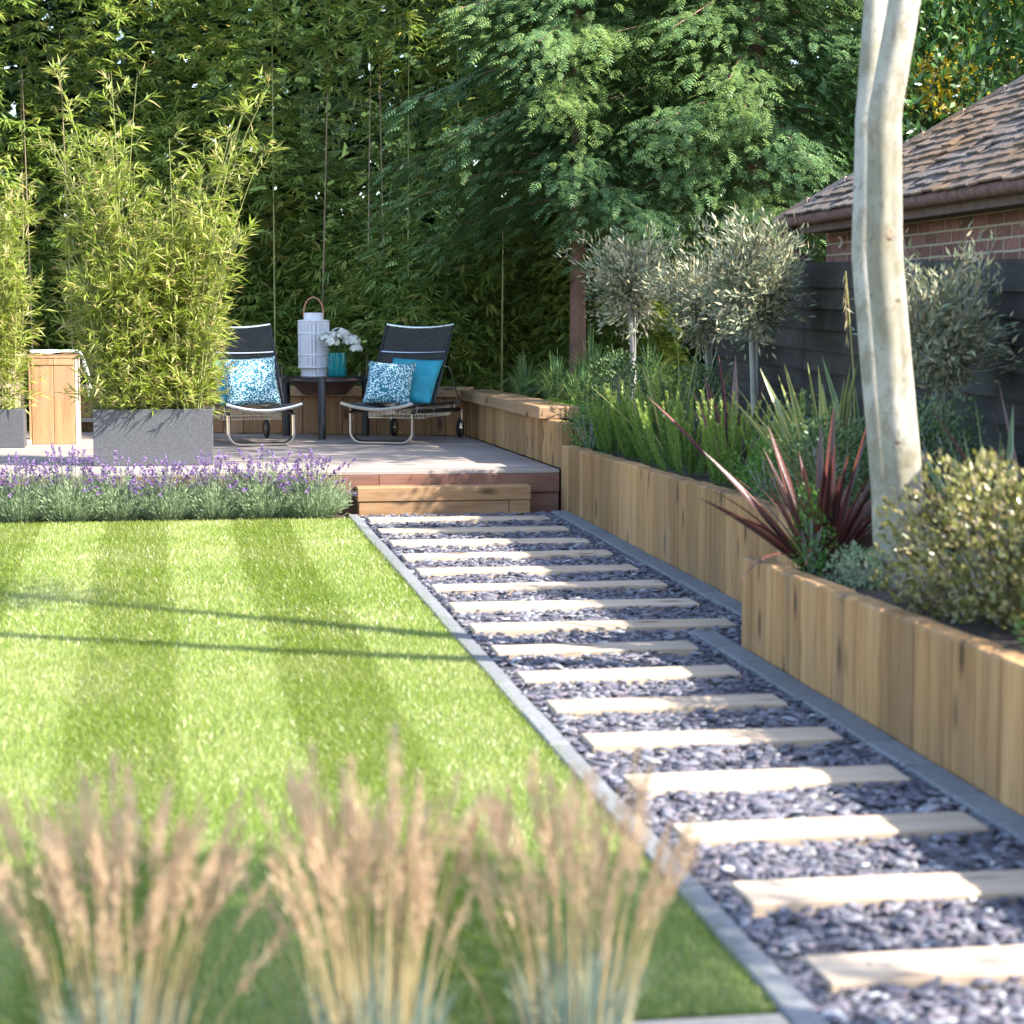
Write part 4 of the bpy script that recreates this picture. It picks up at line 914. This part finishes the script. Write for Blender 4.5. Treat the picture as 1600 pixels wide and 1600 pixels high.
# ---------------------------------------------------------------- olive trees
def olive(x, y, zc, rx, rz, lab, nl=5200, z0=0.43):
    r = empty('olive_tree', (x, y, z0), label=lab, cat='tree', group='small standard olive trees along the fence')
    b = MB(); hc = zc - z0
    b.tube([(0, 0, -0.05), (0.015, 0, 0.4), (-0.01, 0.01, hc - rz * 0.5), (0, 0, hc)], [0.022, 0.019, 0.016, 0.01], 8)
    b.tube([(0.035, 0.01, -0.05), (0.03, 0.01, hc - rz * .6)], [0.012, 0.011], 6).build('trunk', M['olivebark'], r, smooth=True)
    m = 150; d = rvec(m); E = d * np.array([rx, rx, rz]) * np.where(RNG.random(m) < 0.1, RNG.uniform(1.15, 1.4, m), RNG.uniform(0.55, 1.1, m))[:, None] * (1 + 0.25 * lumps(d * 2 + x, 2.0))[:, None] + np.array([0, 0, hc])
    B = np.tile([0, 0, hc - 0.12], (m, 1)) + RNG.normal(0, 0.05, (m, 3)); md = (B + E) / 2 + RNG.normal(0, 0.03, (m, 3))
    v, t, a = tubes(B, md, E, 0.005, 0.0015, 3, 3); link('twigs', tri_mesh('twigs', v, t, M['olivebark'], a), r)
    i = RNG.integers(0, m, nl); f = RNG.uniform(0.35, 1.05, nl); P = bez(B[i], md[i], E[i], f) + RNG.normal(0, 0.035, (nl, 3))
    D = unit(E[i] - B[i]) * 0.8 + rvec(nl) * 0.7 + np.array([0, 0, 0.15]); L = RNG.uniform(0.04, 0.07, nl)
    v, t, a = leaves(P, D, rvec(nl) + d[i] + [0, 0, 0.5], L, L * 0.24 + 0.002, 0.1); link('crown', tri_mesh('crown', v, t, M['olive'], a), r)
olive(3.72, 16.25, 1.70, 0.37, 0.34, 'round silvery olive tree farthest left, next to the red yew trunk', z0=0.62)
olive(3.75, 14.05, 1.56, 0.31, 0.31, 'silvery olive tree in the middle of the three round ones')
olive(3.72, 12.85, 1.65, 0.365, 0.39, 'round olive tree with tan-tipped leaves in front of the fence, left of the pale trunk', nl=6800)
olive(3.82, 9.9, 1.33, 0.30, 0.35, 'loose dark olive tree half hidden behind the pale trunk', nl=3800)

# ---------------------------------------------------------------- shrubs in the raised beds
def rosemary_mesh(n, rad, h):
    az = RNG.uniform(0, 6.28, n); q = RNG.random(n) ** 0.6 * rad; P0 = np.stack([np.cos(az) * q * 0.5, np.sin(az) * q * 0.5, np.full(n, -0.03)], 1)
    H = h * RNG.uniform(0.6, 1.05, n); P2 = np.stack([np.cos(az) * q * 1.25, np.sin(az) * q * 1.25, H], 1) + RNG.normal(0, 0.03, (n, 3)) * [1, 1, 0]; P1 = np.stack([np.cos(az) * q, np.sin(az) * q, H * 0.45], 1)
    parts = []; m = 210
    i = np.repeat(np.arange(n), m); f = RNG.uniform(0.12, 1.0, n * m); P = bez(P0[i], P1[i], P2[i], f); ax = unit(P2[i] - P1[i])
    D = unit(np.cross(ax, rvec(n * m))) * 0.8 + ax * (0.75 + 0.5 * f[:, None]); L = RNG.uniform(0.028, 0.042, n * m) * (1.15 - 0.35 * f)
    parts.append(leaves(P, D, ax, L, 0.006, 0.05, np.clip(0.12 + 0.5 * f ** 3 + RNG.random(n * m) * 0.4, 0, 1), 0, 0.5))  # leaf colour lightens towards the tips, painting sunlight on them
    return cat(parts), tubes(P0, P1, P2, 0.003, 0.0012, 3, 3)
(rv_, rt_, ra_), (sv_, stt_, sa_) = rosemary_mesh(30, 0.30, 0.56)
ros_f = tri_mesh('foliage', rv_, rt_, M['rosemary'], ra_); ros_s = tri_mesh('stems', sv_, stt_, M['rosemary'], sa_ * 0.2)
ros = [(3.22, 14.55, 0.95, 'upright rosemary bush at the far end of the farther wall, beside the low green mound'), (3.30, 13.85, 1.08, 'tallest rosemary bush with tips coloured sunlit yellow, second from the far end'),
       (3.27, 13.15, 1.0, 'rosemary bush left of the purple flax leaves'), (3.22, 12.45, 0.88, 'lower rosemary bush in front of the purple flax'),
       (3.22, 11.6, 0.95, 'rosemary bush with yellow tips right of the purple flax, nearest the wall'), (3.42, 11.15, 0.95, 'rosemary bush behind the yellow-tipped one, below the tan olive tree'), (3.42, 10.7, 0.85, 'small rosemary bush nearest the pale trunk')]
for i, (x, y, s, lab) in enumerate(ros):
    r = empty('rosemary_bush', (x, y, 0.43), i * 1.3, lab, 'shrub', 'rosemary bushes along the farther wall'); r.scale = (s, s, s)
    link('foliage', ros_f, r); link('stems', ros_s, r)
def mound(name, loc, rad, n, L, W, mat, lab, ctr=0.6, shell=0.45, up=0.5, cat_='shrub', amp=0.2, freq=3.0, group=None):
    r = empty(name, loc, label=lab, cat=cat_, group=group)
    v, t, a = blob_foliage(n, (0, 0, rad[2] * ctr), rad, L, W, shell, up, freq, amp)
    ok = v[:, 2] > -0.08
    v[:, 2] = np.maximum(v[:, 2], -0.02); link('foliage', tri_mesh('foliage', v, t, mat, a), r)
    m = 14; d = rvec(m); d[:, 2] = np.abs(d[:, 2]) + 0.4; E = unit(d) * np.array(rad) * 0.9 + [0, 0, rad[2] * ctr * 0.6]
    v, t, a = tubes(np.zeros((m, 3)) - [0, 0, 0.03], E * 0.5, E, 0.007, 0.003, 2, 4); link('branches', tri_mesh('branches', v, t, M['olivebark'], a), r); return r
mound('hebe_shrub', (3.14, 15.05, 0.43), (0.18, 0.30, 0.22), 2600, 0.022, 0.009, M['hebe'], 'low fresh green mound where the wall meets the deck')
mound('hebe_shrub', (3.16, 10.55, 0.43), (0.17, 0.30, 0.20), 2600, 0.022, 0.009, M['hebe'], 'low bright green mound at the wall right of the rosemary')
mound('boxleaf_shrub', (3.22, 9.75, 0.43), (0.26, 0.36, 0.30), 4600, 0.026, 0.014, M['pitt'], 'dense small-leaved green shrub behind the red flax')
mound('boxleaf_shrub', (3.62, 9.4, 0.43), (0.22, 0.3, 0.36), 3000, 0.03, 0.015, M['pitt'], 'dark small-leaved shrub just right of the pale trunk')
mound('boxleaf_shrub', (3.50, 15.6, 0.45), (0.30, 0.42, 0.44), 5200, 0.028, 0.016, M['pitt'], 'dark purple-green shrub below the left olive tree')
mound('boxleaf_shrub', (3.58, 13.6, 0.43), (0.26, 0.45, 0.42), 4200, 0.028, 0.016, M['pitt'], 'grey-green shrub behind the tallest rosemary')
mound('boxleaf_shrub', (3.72, 11.6, 0.43), (0.24, 0.45, 0.34), 3600, 0.028, 0.015, M['pitt'], 'dark green shrub at the foot of the fence behind the flax')
mound('bronze_shrub', (3.02, 7.2, 0.285), (0.33, 0.52, 0.36), 6800, 0.036, 0.019, M['shrub'], 'bushy yellow-bronze shrub in front of the pale trunk', 0.62, 0.5, 0.7, amp=0.22)
mound('bronze_shrub', (3.25, 6.45, 0.285), (0.42, 0.55, 0.38), 6800, 0.036, 0.019, M['shrub'], 'larger yellow-bronze shrub at the right edge', 0.62, 0.5, 0.7, amp=0.22)
mound('sage_shrub', (2.86, 8.25, 0.285), (0.10, 0.22, 0.10), 1200, 0.024, 0.010, M['lavleaf'], 'small silvery sage plant at the foot of the red flax')
mound('hebe_shrub', (2.80, 8.72, 0.285), (0.07, 0.12, 0.24), 900, 0.026, 0.011, M['hebe'], 'fresh green sprig in front of the red flax')
mound('sage_shrub', (2.86, 6.15, 0.285), (0.12, 0.3, 0.17), 1500, 0.03, 0.012, M['hebe'], 'green plant at the wall top by the right edge')

def flax(loc, n, Lr, mat, lab, wid=0.045, spread=0.6, droop=0.25, rz=0, thin=0, leanx=0.0):
    r = empty('flax_plant', loc, rz, lab, 'plant', 'flax plants in the raised beds')
    for k in range(n + thin):
        az = k * 2.399 + random.uniform(-.3, .3); f = (k + 0.5) / max(n, 1); th = k >= n
        L = random.uniform(*Lr) * (1.0 if not th else 1.05); el = R(84) - (f if not th else random.uniform(0.75, 1.1)) * spread * random.uniform(0.6, 1.15)
        d = np.array([math.cos(az) * math.cos(el) + leanx, math.sin(az) * math.cos(el), math.sin(el)]); d /= np.linalg.norm(d)
        p0 = np.array([math.cos(az) * 0.04, math.sin(az) * 0.04, -0.02]); sag = (droop if not th else 0.85) * (1 - math.sin(el)) + 0.02
        w = wid * random.uniform(0.7, 1.1) * (1 if not th else 0.3); side = np.cross(d, [0, 0, 1.0]); side /= np.linalg.norm(side) + 1e-9; nrm = np.cross(side, d); tw = random.uniform(-.8, .8)
        side2 = side * math.cos(tw) + nrm * math.sin(tw); nr2 = np.cross(side2, d)
        V, Fq, A = [], [], []; S = 9
        us = (-1, -0.6, 0, 0.6, 1)
        for i in range(S + 1):
            t = i / S; c = p0 + d * L * t - np.array([0, 0, 1.0]) * sag * L * t ** 2.2
            ww = w / 2 * min(1.0, 0.45 + 2.2 * t) * (1 - t ** 2.6) + 0.0006
            for u in us: V.append(c + side2 * u * ww + nr2 * (u * u * 0.35 * ww))
        for i in range(S):
            for j in range(4):
                a = i * 5 + j; Fq.append((a, a + 1, a + 6, a + 5)); A.append(0.2 if j in (1, 2) else 0.9)
        me = bpy.data.meshes.new('leaf'); me.from_pydata([tuple(x) for x in V], [], Fq); me.materials.append(mat)
        at = me.attributes.new('rnd', 'FLOAT', 'FACE'); at.data.foreach_set('value', A); me.polygons.foreach_set('use_smooth', [True] * len(Fq)); link('leaf', me, r)
    return r
flax((2.88, 8.85, 0.285), 36, (0.48, 0.80), M['ph_red'], 'dark red flax with glossy upright leaves at the corner of the nearer wall', 0.06, 0.78, 0.3, 0.4, thin=20, leanx=-0.04)
flax((3.40, 12.1, 0.43), 18, (0.5, 0.82), M['ph_purple'], 'purple flax with pink-edged leaves among the rosemary', 0.068, 0.78, 0.2, 1.0, leanx=-0.06)
flax((3.38, 10.3, 0.43), 28, (0.6, 0.85), M['ph_yellow'], 'yellow-striped flax left of the pale trunk', 0.066, 0.7, 0.15, 0.3, leanx=-0.2)
flax((3.75, 10.7, 0.43), 22, (0.6, 0.95), M['ph_green'], 'green flax with arching leaves in front of the black fence', 0.05, 1.1, 0.5, 2.0)
flax((3.6, 8.6, 0.285), 20, (0.6, 0.95), M['ph_green'], 'pale-striped green flax right of the pale trunk', 0.048, 1.05, 0.35, 0.9)
flax((3.85, 8.7, 0.285), 12, (0.6, 0.95), M['ph_purple'], 'thin purple flax against the black fence at the right', 0.032, 0.7, 0.2, 0.2)
flax((3.45, 13.7, 0.43), 14, (0.7, 0.95), M['ph_yellow'], 'slender striped flax under the middle olive tree', 0.045, 0.75, 0.15, 0.5, leanx=-0.15)

def sedge(loc, n, Lr, mat, lab, w=0.009, spread=1.0, name='sedge_clump'):
    r = empty(name, loc, 0, lab, 'plant'); az = RNG.uniform(0, 6.28, n); L = RNG.uniform(*Lr, n); s = RNG.random(n) ** 0.7 * spread
    P0 = np.stack([np.cos(az) * 0.06, np.sin(az) * 0.06, np.full(n, -0.02)], 1); P1 = np.stack([np.cos(az) * L * 0.3 * s, np.sin(az) * L * 0.3 * s, L * 0.75], 1)
    P2 = np.stack([np.cos(az) * L * 0.95 * s, np.sin(az) * L * 0.95 * s, L * (0.95 - 0.75 * s)], 1)
    side = np.stack([-np.sin(az), np.cos(az), np.zeros(n)], 1)
    v, t, a = strips(P0, P1, P2, w, 6, side); link('blades', tri_mesh('blades', v, t, mat, a), r)
sedge((3.38, 17.6, 0.62), 240, (0.4, 0.62), M['carex'], 'arching dark green sedge hanging over the deck-side cap', 0.015)
sedge((3.42, 16.8, 0.62), 200, (0.35, 0.6), M['carex'], 'broad green sedge clump behind the sleeper cap', 0.018)
sedge((3.75, 17.9, 0.62), 160, (0.5, 0.85), M['carex'], 'tall strappy clump left of the red yew trunk', 0.02, 0.8)
sedge((4.15, 17.4, 0.62), 180, (0.45, 0.75), M['carex'], 'strappy green clump right of the red yew trunk', 0.018, 0.9)
sedge((3.3, 18.7, 0.62), 200, (0.4, 0.6), M['carex'], 'dark sedge clump at the corner of the deck walls', 0.014)
def fern(loc, n, Lr, mat, lab):
    r = empty('fern', loc, 0, lab, 'plant'); parts = []
    for k in range(n):
        az = k * 2.4 + random.uniform(-.3, .3); L = random.uniform(*Lr); d = np.array([math.cos(az), math.sin(az), 0]); s = np.array([-d[1], d[0], 0])
        m = 22; t = np.linspace(0.12, 1, m); C = d * (L * 0.85 * t)[:, None] + np.array([0, 0, 1.0]) * (L * (1.15 * t - 0.85 * t ** 2))[:, None]
        for sg in (-1, 1): parts.append(leaves(C, s * sg + d * 0.5 + [0, 0, -.1], np.tile([0, 0, 1.0], (m, 1)), L * 0.26 * (1.02 - t) ** 0.7 + .008, 0.016))
        parts.append(strips(C[:1] * 0, (C[-1:] * 0.5 + [0, 0, L * .2]), C[-1:], 0.005, 5, s[None]))
    v, t, a = cat(parts); link('fronds', tri_mesh('fronds', v, t, mat, a), r)
fern((3.28, 16.15, 0.62), 13, (0.28, 0.42), M['fern'], 'light green fern behind the end of the sleeper cap')
fern((3.55, 18.3, 0.62), 12, (0.35, 0.5), M['bluefern'], 'blue-green fern in shade behind the deck corner')
# tall grass stalk by the fence
r = empty('grass_stalk', (3.6, 10.55, 0.43), label='single tall green grass stalk in front of the fence', cat='plant')
MB().tube([(0.03, 0, -0.03), (0, 0, 0.7), (-0.05, 0, 1.2)], [0.006, 0.005, 0.003], 6).build('stalk', M['gcane'], r)
n = 40; f = RNG.uniform(0.72, 1.0, n); P = np.stack([-0.05 * f, 0 * f, 1.2 * f], 1); v, t, a = leaves(P, rvec(n) * 0.3 + [0, 0, -1], rvec(n), 0.07, 0.008); link('seed_head', tri_mesh('seed_head', v, t, M['straw'], a), r)

# ---------------------------------------------------------------- lavender row
def lavender_mesh():
    n = 900; az = RNG.uniform(0, 6.28, n); q = RNG.random(n) ** 0.5; P0 = np.stack([np.cos(az) * q * 0.10, np.sin(az) * q * 0.08, np.full(n, -0.02)], 1)
    H = 0.34 * np.sqrt(1.05 - 0.75 * q * q) * RNG.uniform(0.45, 1.05, n); P2 = np.stack([np.cos(az) * q * 0.29, np.sin(az) * q * 0.21, H], 1) + RNG.normal(0, .015, (n, 3)); P1 = (P0 + P2) / 2 + np.stack([np.cos(az) * .03, np.sin(az) * .03, -0.02 + 0 * az], 1)
    fol = [strips(P0, P1, P2, 0.005, 2, None, RNG.random(n))]
    m = n * 7; i = RNG.integers(0, n, m); f = RNG.uniform(0.25, 1, m); P = bez(P0[i], P1[i], P2[i], f); D = unit(P2[i] - P0[i]) + rvec(m) * 0.7; fol.append(leaves(P, D, rvec(m), RNG.uniform(0.025, 0.045, m), 0.0055, 0.1))
    k = 60; az = RNG.uniform(0, 6.28, k); q = RNG.random(k) ** 0.6; B = np.stack([np.cos(az) * q * 0.14, np.sin(az) * q * 0.1, np.full(k, 0.12)], 1); h = RNG.uniform(0.26, 0.54, k) - 0.12 * q
    E = np.stack([np.cos(az) * q * 0.34, np.sin(az) * q * 0.26, h], 1); Md = (B + E) / 2 + [0, 0, 0.05]; stm = tubes(B, Md, E, 0.0022, 0.0016, 3, 3)
    ax = unit(E - Md); fl = []
    for w in range(6):
        C = E - ax * (0.004 + 0.011 * w + (0.016 if w > 3 else 0)); 
        for z in range(5): fl.append(leaves(C, ax * 0.8 + rvec(k) * 0.9, rvec(k), 0.018, 0.010, 0.1, None, 0, 0.5))
    return cat(fol), stm, cat(fl)
LV = []
for q in range(3):
    fo, stm, fl = lavender_mesh(); LV.append((tri_mesh('foliage', *fo[:2], M['lavleaf'], fo[2]), tri_mesh('stems', *stm[:2], M['lavleaf'], stm[2]), tri_mesh('flower_spikes', *fl[:2], M['lavflower'], fl[2])))
nl = 10
lavlab = ['at the path end of the row, spilling over the fascia', 'second from the path end of the row', 'third from the path end of the row', 'fourth from the path end of the row', 'in front of the right end of the trough planter', 'in front of the middle of the trough planter', 'in front of the left end of the trough planter', 'in front of the cedar cabinet', 'left of the cedar cabinet', 'at the left edge of the photo']
for i in range(nl):
    x = 1.10 - 0.335 * i; r = empty('lavender_plant', (x, 14.86 + random.uniform(-.03, .03), gz(14.86)), random.uniform(0, 6.28) if False else 0, 'purple flowering lavender ' + (lavlab[i] if i < len(lavlab) else f'beyond the left edge of the photo, number {i - len(lavlab) + 1} outwards'), 'lavender', 'lavender row in front of the deck')
    s = random.uniform(0.93, 1.08); r.scale = (s * random.choice((1, -1)) if False else s, s, s)
    a, b_, c = LV[i % 3]; link('foliage', a, r); link('stems', b_, r); link('flower_spikes', c, r)

# ---------------------------------------------------------------- foreground grasses with plumes
def plume_mesh():
    n = 58; f = RNG.random(n); w = np.sin(np.pi * np.clip(f * 0.9 + 0.08, 0, 1)) * 0.0055
    P = np.stack([RNG.normal(0, 1, n) * w, RNG.normal(0, 1, n) * w, f * 0.13], 1)
    D = np.stack([RNG.normal(0, 0.2, n), RNG.normal(0, 0.2, n), np.full(n, 1.0)], 1); v, t, a = leaves(P, D, rvec(n), 0.03, 0.0032, 0.1)
    return tri_mesh('seed_head', v, t, M['plume'], a)
PL = [plume_mesh() for _ in range(3)]
def tuft(loc, n, h, spread, lab):
    r = empty('ornamental_grass', loc, 0, lab, 'grass', 'feathery grasses in the foreground')
    m = 800; az = RNG.uniform(0, 6.28, m); L = RNG.uniform(0.18, 0.40, m); s = RNG.random(m) ** 0.6
    P0 = np.stack([np.cos(az) * .09 * s, np.sin(az) * .08 * s, np.full(m, -.01)], 1); P1 = np.stack([np.cos(az) * L * .3 * s, np.sin(az) * L * .3 * s, L * .8], 1); s = s * 0.7; P2 = np.stack([np.cos(az) * L * .75 * s, np.sin(az) * L * .75 * s, L * (1 - .4 * s)], 1)
    v, t, a = strips(P0, P1, P2, 0.003, 4); link('blades', tri_mesh('blades', v, t, M['bluegrass'], a), r)
    for k in range(n):
        az = random.uniform(0, 6.28); q = random.random() ** 0.55 * spread; H = h * random.uniform(0.62, 1.05); q = q * (1.4 if random.random() < 0.08 else 1.0); H = H * (0.8 if q > spread else 1.0)
        p0 = np.array([[math.cos(az) * .17 * q, math.sin(az) * .15 * q, 0.0]]); p2 = np.array([[math.cos(az) * q * .36 + random.uniform(-.02, .02), math.sin(az) * q * .27, H * (1 - 0.10 * q)]]); p1 = np.array([[math.cos(az) * q * .21, math.sin(az) * q * .18, H * .55]])
        v, t, a = tubes(p0, p1, p2, 0.0023, 0.0013, 5, 4); sk = link('stalk', tri_mesh('stalk', v, t, M['straw'], a), r)
        hd = link('seed_head', PL[k % 3], sk, tuple(p2[0] - (p2[0] - p1[0]) * 0.02)); d = Vector(p2[0] - p1[0]).normalized(); hd.rotation_euler = d.to_track_quat('Z', 'Y').to_euler(); sc = random.uniform(0.7, 1.25); hd.scale = (sc * 1.1, sc * 1.1, sc)
tuft((-0.08, 3.92, gz(3.92)), 84, 0.57, 0.60, 'leftmost foreground grass clump with blurred tan seed heads')
tuft((0.40, 3.88, gz(3.88)), 78, 0.585, 0.56, 'middle foreground grass clump with blurred tan seed heads')
tuft((0.80, 3.95, gz(3.95)), 62, 0.535, 0.56, 'right-hand foreground grass clump reaching over the path edging')
